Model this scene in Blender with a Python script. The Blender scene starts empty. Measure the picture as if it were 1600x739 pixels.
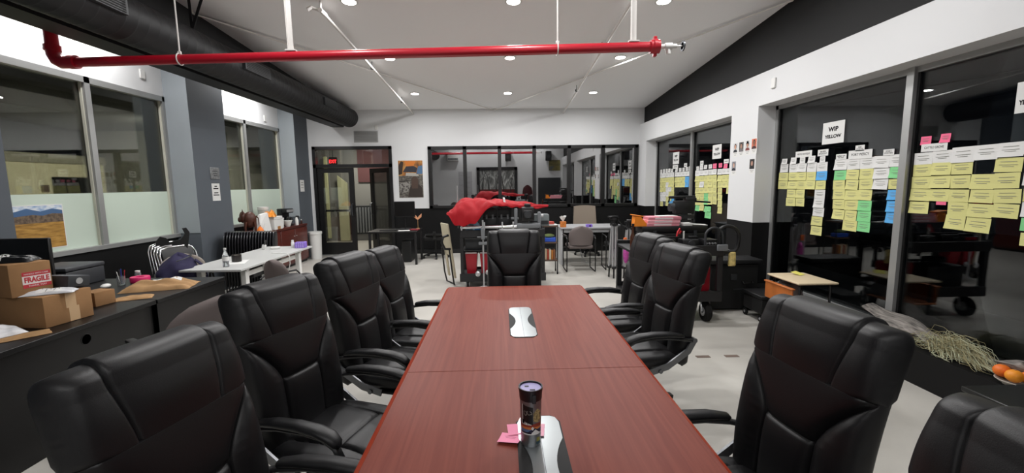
import bpy, bmesh, math, random
from mathutils import Vector, Matrix, noise
random.seed(7)
R = math.radians
PI = math.pi
SC = bpy.context.scene
COL = SC.collection

# ---------- camera, world, exposure ----------
FPX, EYE = 680.0, 1.65
_p, _w, _r = math.atan(82.5/FPX), math.atan(18/FPX), R(0.7)
_f = Vector((math.sin(_w)*math.cos(_p), math.cos(_w)*math.cos(_p), -math.sin(_p)))
_r0 = Vector((math.cos(_w), -math.sin(_w), 0)); _u0 = _r0.cross(_f)
_rt = _r0*math.cos(_r) - _u0*math.sin(_r); _up = _r0*math.sin(_r) + _u0*math.cos(_r)
cam = bpy.data.cameras.new('camera'); cam_o = bpy.data.objects.new('camera', cam); COL.objects.link(cam_o)
cam.sensor_width = 36.0; cam.sensor_fit = 'HORIZONTAL'; cam.lens = 36.0*FPX/1600.0; cam.clip_start = 0.02
cam_o.matrix_world = Matrix(((_rt.x, _up.x, -_f.x, 0), (_rt.y, _up.y, -_f.y, 0), (_rt.z, _up.z, -_f.z, EYE), (0, 0, 0, 1)))
SC.camera = cam_o
world = bpy.data.worlds.new('night'); SC.world = world; world.use_nodes = True
world.node_tree.nodes['Background'].inputs[0].default_value = (0.010, 0.012, 0.016, 1)
world.node_tree.nodes['Background'].inputs[1].default_value = 0.6
SC.view_settings.view_transform = 'Standard'; SC.view_settings.look = 'None'
SC.view_settings.gamma = 1.0; SC.view_settings.use_curve_mapping = False
SC.view_settings.exposure = 0.34
LAMP_W = 23.0

# ---------- helpers ----------
def lin(c):
    return c/12.92 if c <= 0.04045 else ((c+0.055)/1.055)**2.4
def hx(h):
    h = h.lstrip('#'); return tuple(lin(int(h[i:i+2], 16)/255.0) for i in (0, 2, 4)) + (1,)

MATS = {}
def mat(name, col, rough=0.5, metal=0.0, spec=0.5, bump=0.0, bscale=60.0, var=0.0, vscale=4.0, coat=0.0, emit=0.0, trans=0.0, alpha=1.0, detail=3.0):
    if name in MATS: return MATS[name]
    m = bpy.data.materials.new(name); m.use_nodes = True; nt = m.node_tree
    b = nt.nodes['Principled BSDF']; c = hx(col) if isinstance(col, str) else tuple(col)
    b.inputs['Base Color'].default_value = c; b.inputs['Roughness'].default_value = rough
    b.inputs['Metallic'].default_value = metal; b.inputs['Specular IOR Level'].default_value = spec
    b.inputs['Coat Weight'].default_value = coat
    if trans: b.inputs['Transmission Weight'].default_value = trans
    if alpha < 1: b.inputs['Alpha'].default_value = alpha
    if emit:
        b.inputs['Emission Color'].default_value = c; b.inputs['Emission Strength'].default_value = emit
    if bump or var:
        tc = nt.nodes.new('ShaderNodeTexCoord')
    if var:
        n = nt.nodes.new('ShaderNodeTexNoise'); n.inputs['Scale'].default_value = vscale; n.inputs['Detail'].default_value = 5
        nt.links.new(tc.outputs['Object'], n.inputs['Vector'])
        mr = nt.nodes.new('ShaderNodeMapRange'); mr.inputs[1].default_value = 0.3; mr.inputs[2].default_value = 0.7
        mr.inputs[3].default_value = 1-var; mr.inputs[4].default_value = 1+var*0.6
        nt.links.new(n.outputs[0], mr.inputs[0])
        mx = nt.nodes.new('ShaderNodeMix'); mx.data_type = 'RGBA'; mx.blend_type = 'MULTIPLY'; mx.inputs[0].default_value = 1
        mx.inputs[6].default_value = c
        nt.links.new(mr.outputs[0], mx.inputs[7]); nt.links.new(mx.outputs[2], b.inputs['Base Color'])
    if bump:
        n2 = nt.nodes.new('ShaderNodeTexNoise'); n2.inputs['Scale'].default_value = bscale; n2.inputs['Detail'].default_value = detail
        nt.links.new(tc.outputs['Object'], n2.inputs['Vector'])
        bp = nt.nodes.new('ShaderNodeBump'); bp.inputs['Strength'].default_value = bump; bp.inputs['Distance'].default_value = 0.004
        nt.links.new(n2.outputs[0], bp.inputs['Height']); nt.links.new(bp.outputs[0], b.inputs['Normal'])
    MATS[name] = m
    return m

def ramp_mat(name, stops, kind='NOISE', scale=(1, 1, 1), tscale=3.0, rough=0.5, spec=0.5, bump=0.0, distort=0.0, detail=4.0, coat=0.0, axis='X', loc=(0, 0, 0)):
    """a colour ramp driven by a noise, wave, voronoi or plain gradient in object space"""
    if name in MATS: return MATS[name]
    m = bpy.data.materials.new(name); m.use_nodes = True; nt = m.node_tree; b = nt.nodes['Principled BSDF']
    b.inputs['Roughness'].default_value = rough; b.inputs['Specular IOR Level'].default_value = spec; b.inputs['Coat Weight'].default_value = coat
    tc = nt.nodes.new('ShaderNodeTexCoord'); mp = nt.nodes.new('ShaderNodeMapping')
    mp.inputs['Scale'].default_value = scale; mp.inputs['Location'].default_value = loc
    nt.links.new(tc.outputs['Object'], mp.inputs['Vector'])
    if kind == 'NOISE':
        t = nt.nodes.new('ShaderNodeTexNoise'); t.inputs['Scale'].default_value = tscale; t.inputs['Detail'].default_value = detail; t.inputs['Distortion'].default_value = distort
        nt.links.new(mp.outputs[0], t.inputs['Vector']); out = t.outputs[0]
    elif kind == 'WAVE':
        t = nt.nodes.new('ShaderNodeTexWave'); t.inputs['Scale'].default_value = tscale; t.inputs['Distortion'].default_value = distort; t.bands_direction = axis
        nt.links.new(mp.outputs[0], t.inputs['Vector']); out = t.outputs[1]
    elif kind == 'VORONOI':
        t = nt.nodes.new('ShaderNodeTexVoronoi'); t.inputs['Scale'].default_value = tscale
        nt.links.new(mp.outputs[0], t.inputs['Vector']); out = t.outputs[0]
    else:
        t = nt.nodes.new('ShaderNodeSeparateXYZ'); nt.links.new(mp.outputs[0], t.inputs[0]); out = t.outputs['XYZ'.index(axis)]
        if distort:
            nn = nt.nodes.new('ShaderNodeTexNoise'); nn.inputs['Scale'].default_value = tscale; nt.links.new(mp.outputs[0], nn.inputs['Vector'])
            ma = nt.nodes.new('ShaderNodeMath'); ma.operation = 'MULTIPLY_ADD'; ma.inputs[1].default_value = distort
            nt.links.new(nn.outputs[0], ma.inputs[0]); nt.links.new(out, ma.inputs[2]); out = ma.outputs[0]
    cr = nt.nodes.new('ShaderNodeValToRGB'); e = cr.color_ramp.elements
    while len(e) < len(stops): e.new(0.5)
    for i, (p, c) in enumerate(stops):
        e[i].position = p; e[i].color = hx(c)
    nt.links.new(out, cr.inputs[0]); nt.links.new(cr.outputs[0], b.inputs['Base Color'])
    if bump:
        bp = nt.nodes.new('ShaderNodeBump'); bp.inputs['Strength'].default_value = bump; bp.inputs['Distance'].default_value = 0.004
        nt.links.new(out, bp.inputs['Height']); nt.links.new(bp.outputs[0], b.inputs['Normal'])
    MATS[name] = m
    return m

def pane_mat(name, tint, low, high, dirt=0.0):
    """clear glazing: a see-through share tinted by TINT and a mirror share growing from LOW at normal incidence to HIGH at grazing"""
    m = bpy.data.materials.new(name); m.use_nodes = True; nt = m.node_tree
    nt.nodes.remove(nt.nodes['Principled BSDF']); out = nt.nodes['Material Output']
    tr = nt.nodes.new('ShaderNodeBsdfTransparent'); tr.inputs[0].default_value = tint
    gl = nt.nodes.new('ShaderNodeBsdfGlossy'); gl.inputs['Roughness'].default_value = 0.0; gl.inputs[0].default_value = (1, 1, 1, 1)
    fr = nt.nodes.new('ShaderNodeFresnel'); fr.inputs[0].default_value = 1.5
    mr = nt.nodes.new('ShaderNodeMapRange'); mr.inputs[1].default_value = 0.04; mr.inputs[2].default_value = 1.0
    mr.inputs[3].default_value = low; mr.inputs[4].default_value = high
    mx = nt.nodes.new('ShaderNodeMixShader')
    nt.links.new(fr.outputs[0], mr.inputs[0]); nt.links.new(mr.outputs[0], mx.inputs[0])
    nt.links.new(tr.outputs[0], mx.inputs[1]); nt.links.new(gl.outputs[0], mx.inputs[2]); nt.links.new(mx.outputs[0], out.inputs[0])
    MATS[name] = m
    return m

class MB:
    """collects shapes into one bmesh"""
    def __init__(s): s.bm = bmesh.new()
    def _xf(s, vs, M):
        if M is not None:
            for v in vs: v.co = M @ v.co
    def box(s, c, d, bev=0.0, seg=1, M=None, rot=None):
        g = bmesh.ops.create_cube(s.bm, size=1.0); vs = g['verts']
        for v in vs: v.co = Vector((v.co.x*d[0], v.co.y*d[1], v.co.z*d[2]))
        if bev > 0:
            es = list({e for v in vs for e in v.link_edges})
            r = bmesh.ops.bevel(s.bm, geom=es, offset=min(bev, min(d)*0.49), segments=seg, profile=0.5, affect='EDGES', clamp_overlap=True)
            vs = list({v for f in r['faces'] for v in f.verts} | {v for v in vs if v.is_valid})
        T = Matrix.Translation(c)
        if rot is not None: T = T @ rot.to_4x4()
        if M is not None: T = M @ T
        s._xf(vs, T); return s
    def b2(s, x0, x1, y0, y1, z0, z1, bev=0.0, seg=1, M=None):
        return s.box(((x0+x1)/2, (y0+y1)/2, (z0+z1)/2), (abs(x1-x0), abs(y1-y0), abs(z1-z0)), bev, seg, M)
    def ring_loft(s, rings, cap=True, close=True):
        vv = [[s.bm.verts.new(p) for p in r] for r in rings]; n = len(vv[0])
        for a, b in zip(vv, vv[1:]):
            for i in range(n if close else n-1):
                j = (i+1) % n
                try: s.bm.faces.new((a[i], a[j], b[j], b[i]))
                except ValueError: pass
        if cap:
            for r, flip in ((vv[0], True), (vv[-1], False)):
                try: s.bm.faces.new(r[::-1] if flip else r)
                except ValueError: pass
        return s
    def tube(s, pts, r, n=10, cap=True, ry=None, upv=None):
        """sweep a round or oval section along points; r (and ry) may be lists"""
        pts = [Vector(p) for p in pts]; k = len(pts)
        rs = r if isinstance(r, (list, tuple)) else [r]*k
        rys = rs if ry is None else (ry if isinstance(ry, (list, tuple)) else [ry]*k)
        rings = []; nrm = None
        for i, p in enumerate(pts):
            t = (pts[min(i+1, k-1)] - pts[max(i-1, 0)]).normalized()
            if upv is not None: nrm = (Vector(upv) - t*t.dot(Vector(upv))).normalized()
            elif nrm is None:
                a = Vector((0, 0, 1)) if abs(t.z) < 0.9 else Vector((1, 0, 0)); nrm = (a - t*a.dot(t)).normalized()
            else: nrm = (nrm - t*nrm.dot(t)).normalized()
            bn = t.cross(nrm)
            rings.append([p + bn*(rs[i]*math.cos(2*PI*q/n)) + nrm*(rys[i]*math.sin(2*PI*q/n)) for q in range(n)])
        return s.ring_loft(rings, cap)
    def bar(s, pts, w, h, upv=(0, 0, 1)):
        """sweep a rectangular section"""
        pts = [Vector(p) for p in pts]; k = len(pts); rings = []; U = Vector(upv)
        for i, p in enumerate(pts):
            t = (pts[min(i+1, k-1)] - pts[max(i-1, 0)]).normalized()
            nrm = U - t*t.dot(U)
            if nrm.length < 1e-4: nrm = Vector((1, 0, 0)) - t*t.x
            nrm.normalize(); bn = t.cross(nrm)
            rings.append([p + bn*(a*w/2) + nrm*(b*h/2) for a, b in ((-1, -1), (1, -1), (1, 1), (-1, 1))])
        return s.ring_loft(rings)
    def cyl(s, p0, p1, r, n=14, r1=None):
        return s.tube([p0, p1], [r, r if r1 is None else r1], n)
    def lathe(s, prof, c=(0, 0, 0), n=24, M=None):
        rings = [[Vector((c[0]+r*math.cos(2*PI*q/n), c[1]+r*math.sin(2*PI*q/n), c[2]+z)) for q in range(n)] for r, z in prof]
        if M is not None: rings = [[M @ p for p in r] for r in rings]
        return s.ring_loft(rings)
    def ball(s, c, r, n=14, m=8, M=None):
        rr = r if isinstance(r, (tuple, list)) else (r, r, r)
        rings = []
        for i in range(m+1):
            a = -PI/2 + PI*i/m; q = max(math.cos(a), 0.02)
            rings.append([Vector((c[0]+rr[0]*q*math.cos(2*PI*k/n), c[1]+rr[1]*q*math.sin(2*PI*k/n), c[2]+rr[2]*math.sin(a))) for k in range(n)])
        if M is not None: rings = [[M @ p for p in r] for r in rings]
        return s.ring_loft(rings)
    def prism(s, poly, h0, h1, M=None):
        """polygon in XY pulled along Z"""
        a = [Vector((x, y, h0)) for x, y in poly]; b = [Vector((x, y, h1)) for x, y in poly]
        if M is not None: a = [M @ p for p in a]; b = [M @ p for p in b]
        return s.ring_loft([a, b])
    def grid(s, fn, nu, nv, off=None):
        """a sheet over (u, v); OFF, a vector, gives it thickness: a second skin set off by it, closed round the rim"""
        def skin(d): return [[s.bm.verts.new(Vector(fn(i/nu, j/nv))+d) for i in range(nu+1)] for j in range(nv+1)]
        g = skin(Vector()); k = [g]
        if off is not None: k.append(skin(Vector(off)))
        for q, w in enumerate(k):
            for j in range(nv):
                for i in range(nu):
                    f = (w[j][i], w[j][i+1], w[j+1][i+1], w[j+1][i]); s.bm.faces.new(f if q == 0 else f[::-1])
        if off is not None:
            def rim(w): return w[0] + [r[-1] for r in w[1:]] + w[-1][-2::-1] + [r[0] for r in w[-2:0:-1]]
            a, b = rim(k[0]), rim(k[1])
            for i in range(len(a)):
                j = (i+1) % len(a); s.bm.faces.new((a[i], b[i], b[j], a[j]))
        return s
    def mesh(s, name, m, smooth=40):
        bmesh.ops.recalc_face_normals(s.bm, faces=list(s.bm.faces))
        me = bpy.data.meshes.new(name); s.bm.to_mesh(me); s.bm.free()
        if m is not None: me.materials.append(m)
        if smooth:
            me.polygons.foreach_set('use_smooth', [True]*len(me.polygons)); me.set_sharp_from_angle(angle=R(smooth))
        return me

def obj(name, mb, m, parent=None, loc=(0, 0, 0), rz=0.0, smooth=40, label=None, kind=None):
    me = mb.mesh(name, m, smooth) if isinstance(mb, MB) else mb
    o = bpy.data.objects.new(name, me); COL.objects.link(o); o.location = loc; o.rotation_euler = (0, 0, rz)
    if parent is not None: o.parent = parent
    if label: o['label'] = label
    if kind: o['kind'] = kind
    return o
def tag(o, label, cat, group=None):
    o['label'] = label; o['category'] = cat
    if group: o['group'] = group
    return o
def thing(name, label, cat, loc=(0, 0, 0), rz=0.0, group=None):
    o = bpy.data.objects.new(name, None); o.empty_display_size = 0.05; COL.objects.link(o)
    o.location = loc; o.rotation_euler = (0, 0, rz)
    return tag(o, label, cat, group)
def solo(name, mb, m, label, cat, loc=(0, 0, 0), rz=0.0, group=None, smooth=40):
    return tag(obj(name, mb, m, None, loc, rz, smooth), label, cat, group)
def struct(name, mb, m, parent=None, smooth=40):
    o = obj(name, mb, m, parent, smooth=smooth)
    if parent is None: o['kind'] = 'structure'
    return o
def struct_root(name):
    o = bpy.data.objects.new(name, None); COL.objects.link(o); o['kind'] = 'structure'; return o
def dup(root, loc, rz, label=None, group=None):
    r = root.copy(); COL.objects.link(r); r.location = loc; r.rotation_euler = (0, 0, rz)
    if label: r['label'] = label
    if group: r['group'] = group
    for ch in list(root.children):
        c = ch.copy(); COL.objects.link(c); c.parent = r
        for g in list(ch.children):
            d = g.copy(); COL.objects.link(d); d.parent = c
    return r
_TX = {}
def text(name, s, h, m, parent=None, M=None, width=None, ext=0.0004, rnd=0.0):
    """lettering as a flat mesh: centred on the origin of M, capital height about H, in M's XY plane"""
    cu = bpy.data.curves.new('lettering', 'FONT'); cu.body = s; cu.size = h*1.38; cu.align_x = 'CENTER'; cu.align_y = 'CENTER'
    cu.extrude = ext; cu.space_line = 0.85; cu.offset = rnd
    t = bpy.data.objects.new('lettering', cu); COL.objects.link(t)
    bpy.context.view_layer.update()
    me = bpy.data.meshes.new_from_object(t.evaluated_get(bpy.context.evaluated_depsgraph_get()))
    bpy.data.objects.remove(t); bpy.data.curves.remove(cu)
    if width:
        xs = [v.co.x for v in me.vertices]; w = max(xs)-min(xs)
        if w > 1e-6: me.transform(Matrix.Scale(width/w, 4, (1, 0, 0)))
    if M is not None: me.transform(M)
    me.materials.clear(); me.materials.append(m); me.name = name
    o = bpy.data.objects.new(name, me); COL.objects.link(o)
    if parent is not None: o.parent = parent
    return o
def facing(c, nx, ny):
    """a frame whose Z looks along the level direction (nx, ny), whose Y is up, at C: what is drawn in its XY plane reads from that side"""
    n = Vector((nx, ny, 0)).normalized(); u = Vector((0, 0, 1)); x = u.cross(n)
    return Matrix(((x.x, u.x, n.x, c[0]), (x.y, u.y, n.y, c[1]), (x.z, u.z, n.z, c[2]), (0, 0, 0, 1)))
def flat(c, yaw=0.0):
    """a frame lying level at C, its Y pointing away from the camera turned by YAW"""
    return Matrix.Translation(c) @ Matrix.Rotation(yaw, 4, 'Z')
def RX(a): return Matrix.Rotation(a, 3, 'X')
def RY(a): return Matrix.Rotation(a, 3, 'Y')
def RZ(a): return Matrix.Rotation(a, 3, 'Z')
def arc(c, r, a0, a1, n, plane='XZ'):
    out = []
    for i in range(n+1):
        a = a0+(a1-a0)*i/n; p, q = r*math.cos(a), r*math.sin(a)
        out.append({'XZ': (c[0]+p, c[1], c[2]+q), 'YZ': (c[0], c[1]+p, c[2]+q), 'XY': (c[0]+p, c[1]+q, c[2])}[plane])
    return out

# ---------- materials ----------
WHITE = mat('wall_white', '#d8d9da', 0.75, spec=0.3, bump=0.06, bscale=140)
CEIL = mat('ceiling_white', '#f0f0f1', 0.85, spec=0.2, bump=0.04, bscale=120)
GREY = mat('pilaster_grey', '#585e65', 0.6, spec=0.4, bump=0.04, bscale=120)
BLACKW = mat('wall_black', '#0b0b0c', 0.6, spec=0.25, bump=0.05, bscale=130)
FRAMEB = mat('frame_black', '#0d0d0e', 0.4, spec=0.5)
ALU = mat('aluminium_frame', '#a8a9a8', 0.42, metal=0.55)
CREAMF = mat('pale_frame', '#c5c4b6', 0.5)
CHROME = mat('chrome', '#d8d8da', 0.16, metal=1.0)
STEEL = mat('brushed_steel', '#c2c3c5', 0.35, metal=0.65)
GUNM = mat('grey_metal', '#55585c', 0.4, metal=0.8)
BLACKP = mat('black_plastic', '#101012', 0.45)
BLACKM = mat('matt_black', '#0b0b0c', 0.7)
RUBBER = mat('black_rubber', '#0e0e0e', 0.8, spec=0.3)
DARKG = mat('dark_grey_plastic', '#2b2d30', 0.5)
MIDG = mat('mid_grey_plastic', '#6d7073', 0.5)
WHITEP = mat('white_plastic', '#d9d9d6', 0.45)
PAPER = mat('white_paper', '#dcdcda', 0.8, spec=0.2)
INK = mat('black_ink', '#141416', 0.8, spec=0.1)
GREYINK = mat('grey_ink', '#8c8d86', 0.9, spec=0.1)
RED = mat('pipe_red', '#b01227', 0.35, coat=0.3)
REDCLOTH = mat('red_nylon', '#960b17', 0.6, spec=0.22, bump=0.6, bscale=11, detail=6)
REDBIN = mat('red_plastic', '#9c1424', 0.4)
LEATHER = mat('black_leather', '#141416', 0.44, spec=0.42, bump=0.10, bscale=420, detail=2)
DESKB = mat('desk_black', '#0c0c0d', 0.42, spec=0.38, var=0.25, vscale=9)
CARD = mat('cardboard', '#977350', 0.85, spec=0.15, var=0.10, vscale=7, bump=0.08, bscale=90)
KRAFT = mat('kraft_paper', '#a5835d', 0.85, spec=0.15, var=0.14, vscale=11, bump=0.5, bscale=28)
TAPE = mat('packing_tape', '#c6a57e', 0.25, spec=0.6)
POLYW = mat('white_mailer', '#d2d3d6', 0.35, bump=0.5, bscale=22)
MAHOG = ramp_mat('mahogany_top', [(0.25, '#733227'), (0.42, '#7a382c'), (0.55, '#7f3d30'), (0.75, '#864335')], 'NOISE', (16, 0.55, 4), 2.2, rough=0.46, spec=0.16, distort=1.1, detail=7)
MAHOGE = ramp_mat('mahogany_edge', [(0.2, '#a03a24'), (0.5, '#b1442b'), (0.8, '#bd5135')], 'NOISE', (14, 0.6, 14), 2.0, rough=0.36, spec=0.5, distort=0.8)
MAHOGD = ramp_mat('mahogany_dark', [(0.2, '#431713'), (0.5, '#571f18'), (0.8, '#672a20')], 'NOISE', (2, 0.6, 14), 2.0, rough=0.35, distort=0.8, coat=0.15)
FLOORM = ramp_mat('polished_concrete', [(0.22, '#a09d97'), (0.45, '#b6b3ac'), (0.6, '#c1beb7'), (0.82, '#cbc9c2')], 'NOISE', (1, 1, 1), 0.9, rough=0.38, spec=0.4, detail=9, distort=0.5)
YEL = mat('yellow_card', '#d3d08c', 0.8, spec=0.2); BLU = mat('blue_card', '#5ea9e2', 0.8, spec=0.2); GRN = mat('green_card', '#85d08f', 0.8, spec=0.2)
PNK = mat('pink_card', '#f06f92', 0.8, spec=0.2); PINKN = mat('pink_note', '#f59ab8', 0.8, spec=0.2)
LITYEL = mat('pale_yellow_paper', '#ded66e', 0.8, spec=0.2)
GLASS_N = pane_mat('night_glass', (0.5, 0.52, 0.53, 1), 0.033, 0.85)
GLASS_L = pane_mat('office_glass', (0.7, 0.72, 0.68, 1), 0.05, 0.9)
GLASS_B = pane_mat('back_glass', (0.22, 0.22, 0.23, 1), 0.43, 0.9)
GLASS_D = pane_mat('door_glass', (0.78, 0.78, 0.76, 1), 0.09, 0.9)
FILM = mat('frosted_film', '#c6d4c6', 0.55, spec=0.4)
BEIGE = mat('beige_paint', '#c9c3a8', 0.8, spec=0.2)
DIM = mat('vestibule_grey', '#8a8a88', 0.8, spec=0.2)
TAUPE = mat('taupe_fabric', '#6f6664', 0.85, spec=0.2, bump=0.25, bscale=300)
TANL = mat('tan_leather', '#8c8073', 0.5, bump=0.15, bscale=200)
BLUECL = mat('navy_cloth', '#2d2a44', 0.85, spec=0.2, bump=0.5, bscale=24)
PURPLE = mat('lilac_card', '#8569c9', 0.6)
ORANGE = mat('orange_peel', '#e87a1c', 0.5, bump=0.2, bscale=90)
CLEAR = mat('clear_plastic', '#e9eef0', 0.08, trans=0.9)
GREYTOP = mat('grey_laminate', '#a3a4a6', 0.45)
WTOP = mat('white_laminate', '#b6b7b5', 0.4)
LAMPM = mat('lamp_lens', '#fffaf2', 0.5, emit=14.0)
DUCTM = mat('duct_black', '#161618', 0.55, spec=0.35, var=0.15, vscale=3)
# ---------- the room ----------
YB, XR, XRU, XRW, XL, XLW, YF = 10.45, 3.34, 3.44, 3.60, -4.45, -4.78, -2.6
def zc(y): return 3.39 + 0.066*(YB - y)

struct('floor', MB().b2(-9.6, 6.0, YF-0.4, 14.2, -0.2, 0.0), FLOORM)
m = MB()
m.ring_loft([[Vector((x, YF-0.2, zc(YF-0.2)+d)) for x, d in ((-5.1, 0), (3.8, 0), (3.8, .12), (-5.1, .12))],
             [Vector((x, YB+0.2, zc(YB+0.2)+d)) for x, d in ((-5.1, 0), (3.8, 0), (3.8, .12), (-5.1, .12))]])
struct('ceiling', m, CEIL)
# wall at the far end: white above, black wainscot below, door and window openings
DX0, DX1, DZ = -4.36, -2.52, 2.56
WX0, WX1, WZ0, WZ1 = -1.68, 3.31, 1.09, 2.54
m = MB(); T = YB + 0.16
m.b2(-4.95, DX0, YB, T, 0, 3.6); m.b2(DX0, DX1, YB, T, DZ, 3.6); m.b2(DX1, WX0, YB, T, 1.09, 3.6)
m.b2(WX0, WX1, YB, T, WZ1, 3.6); m.b2(WX1, 3.8, YB, T, 1.09, 3.6)
struct('wall_back', m, WHITE)
struct('wall_back_wainscot', MB().b2(DX1, 3.8, YB, T, 0, 1.09), BLACKW)
# window side with grey piers
m = MB(); m.b2(-5.1, XL, 9.80, YB, 0, 3.6); m.b2(-5.1, XL, 6.55, 7.36, 0, 3.8); m.b2(-5.1, XL, YF, 4.10, 0, 4.4)
struct('wall_left', m, GREY)
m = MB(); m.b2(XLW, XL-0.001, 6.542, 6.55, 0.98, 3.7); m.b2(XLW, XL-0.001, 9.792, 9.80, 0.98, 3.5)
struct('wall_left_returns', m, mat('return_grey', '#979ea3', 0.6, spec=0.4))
m = MB(); m.b2(-5.1, XLW, 7.36, 9.80, 2.90, 3.7); m.b2(-5.1, XLW, 4.10, 6.55, 2.94, 3.9)
struct('wall_left_header', m, WHITE)
m = MB(); m.b2(-5.1, XLW, 7.36, 9.80, 0, 0.93); m.b2(-5.1, XLW, 4.10, 6.55, 0, 0.93)
struct('wall_left_sill_wall', m, BLACKW)
# street side
m = MB(); m.b2(XR, 3.85, 9.98, YB, 1.10, 3.0); m.b2(XR, 3.85, 5.66, 6.31, 1.10, 3.0); m.b2(XR, 3.85, 1.30, 1.95, 1.10, 3.0); m.b2(XR, 3.85, YF, -2.3, 1.10, 3.0)
m.b2(XR, 3.85, 6.31, 9.98, 2.58, 3.0); m.b2(XR, 3.85, 1.95, 5.66, 2.60, 3.0); m.b2(XR, 3.85, -2.3, 1.30, 2.60, 3.0)
struct('wall_right', m, WHITE)
struct('wall_right_upper', MB().b2(XRU, 3.85, YF, YB, 3.0, 4.5), BLACKW)
m = MB(); m.b2(XR, 3.85, 9.98, YB, 0, 1.10); m.b2(XR, 3.85, 5.66, 6.31, 0, 1.10); m.b2(XR, 3.85, 1.30, 1.95, 0, 1.10); m.b2(XR, 3.85, YF, -2.3, 0, 1.10)
m.b2(XR-0.02, 3.85, 6.31, 9.98, 0, 0.28); m.b2(XR-0.02, 3.85, 1.95, 5.66, 0, 0.28); m.b2(XR-0.02, 3.85, -2.3, 1.30, 0, 0.28)
struct('wall_right_wainscot', m, BLACKW)
struct('wall_front', MB().b2(-5.1, 3.85, YF-0.16, YF, 0, 4.5), WHITE)
# black boxed beam over the window bays, stopping at the sloping ceiling
m = MB(); m.ring_loft([[Vector((x, y, z)) for x, z in ((-3.87, 3.0), (-3.60, 3.0), (-3.60, zc(y)), (-3.87, zc(y)))] for y in (YF, YB)])
struct('trim_1', m, DUCTM)
# worn inlay dashes in the concrete
m = MB()
for i in range(5): m.b2(1.835+i*0.275, 1.965+i*0.275, 3.88, 3.93, 0.0, 0.003)
struct('trim_2', m, mat('brown_inlay', '#6b5b52', 0.7))
# ---------- left bays: pale frames, glass, frosted film ----------
for n, (y0, y1, ym, zt) in enumerate(((4.10, 6.55, 5.36, 2.94), (7.36, 9.80, 8.50, 2.90)), 1):
    r = struct_root('window_%d' % n); X = XLW - 0.05
    f = MB(); z0 = 0.93
    f.b2(X-0.03, X+0.06, y0, y1, zt-0.07, zt); f.b2(X-0.03, X+0.09, y0, y1, z0, z0+0.05)
    f.b2(X-0.03, X+0.06, y0, y0+0.05, z0, zt); f.b2(X-0.03, X+0.06, y1-0.05, y1, z0, zt); f.b2(X-0.03, X+0.06, ym-0.035, ym+0.035, z0, zt)
    obj('frame', f, ALU, r)
    for a, b in ((y0+0.05, ym-0.035), (ym+0.035, y1-0.05)):
        g = obj('pane', MB().b2(X-0.006, X+0.0, a, b, z0+0.05, zt-0.07), GLASS_L, r)
        obj('frosted_film', MB().b2(X+0.001, X+0.003, a, b, z0+0.05, 1.60), FILM, r)
        e = MB()
        for q in (a, b): e.b2(X+0.0, X+0.03, q-0.012, q+0.012, z0+0.05, zt-0.07)
        obj('gasket_bead', e, CREAMF, r)
# the office beyond those panes
m = MB(); m.b2(-9.3, -9.1, 1.0, 11.0, 0, 2.18); struct('wall_office_beige', m, BEIGE)
m = MB(); m.b2(-9.3, -9.05, 1.0, 11.0, 2.18, 2.36); struct('wall_office_bulkhead', m, mat('office_band', '#8d897c', 0.8))
m = MB(); m.b2(-9.3, -5.1, 10.4, 10.6, 0, 3.0); m.b2(-9.3, -5.1, 1.0, 1.2, 0, 3.0); struct('wall_office_end', m, mat('office_grey', '#77766f', 0.8))
struct('ceiling_office', MB().b2(-9.3, -5.1, 1.0, 10.6, 2.95, 3.05), mat('office_ceiling', '#4a4b4c', 0.9))
solo('wall_screen', MB().b2(-9.10, -9.05, 9.18, 9.95, 1.50, 1.90, .01), BLACKP, 'black screen on the beige wall of the office beyond the window', 'screen')
solo('framed_print', MB().b2(-9.10, -9.075, 8.95, 9.10, 1.60, 1.74, .005), mat('small_print', '#5b4a40', 0.6), 'small dark picture beside the screen on the beige office wall', 'picture')
ld = bpy.data.lights.new('office_lamp', 'AREA'); ld.energy = 260; ld.size = 0.5; ld.color = (1, 0.96, 0.84)
lo = bpy.data.objects.new('office_lamp', ld); COL.objects.link(lo); lo.location = (-6.1, 8.95, 2.7); lo.rotation_euler = (0, R(48), 0)
# ---------- right bays ----------
for n, (y0, y1, ym) in enumerate(((1.95, 5.66, 3.79), (6.31, 9.98, 8.10), (-2.3, 1.30, -0.4)), 3):
    r = struct_root('window_%d' % n); f = MB(); X = XRW; z0, zt = 0.28, 2.60
    f.b2(X-0.03, X+0.08, y0, y1, zt-0.05, zt); f.b2(X-0.03, X+0.08, y0, y1, z0, z0+0.05)
    f.b2(X-0.03, X+0.08, y0, y0+0.05, z0, zt); f.b2(X-0.03, X+0.08, y1-0.05, y1, z0, zt); f.b2(X-0.05, X+0.08, ym-0.035, ym+0.035, z0, zt)
    obj('frame', f, ALU, r)
    for a, b in ((y0+0.05, ym-0.035), (ym+0.035, y1-0.05)):
        obj('pane', MB().b2(X, X+0.008, a, b, z0+0.05, zt-0.05), GLASS_N, r)
        e = MB()
        for q in (a+0.01, b-0.01): e.b2(X-0.015, X, q-0.012, q+0.012, z0+0.05, zt-0.05)
        obj('gasket', e, FRAMEB, r)
struct('ground_outside', MB().b2(3.86, 16, -8, 14, -0.25, -0.15), mat('asphalt', '#232426', 0.9))
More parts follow.
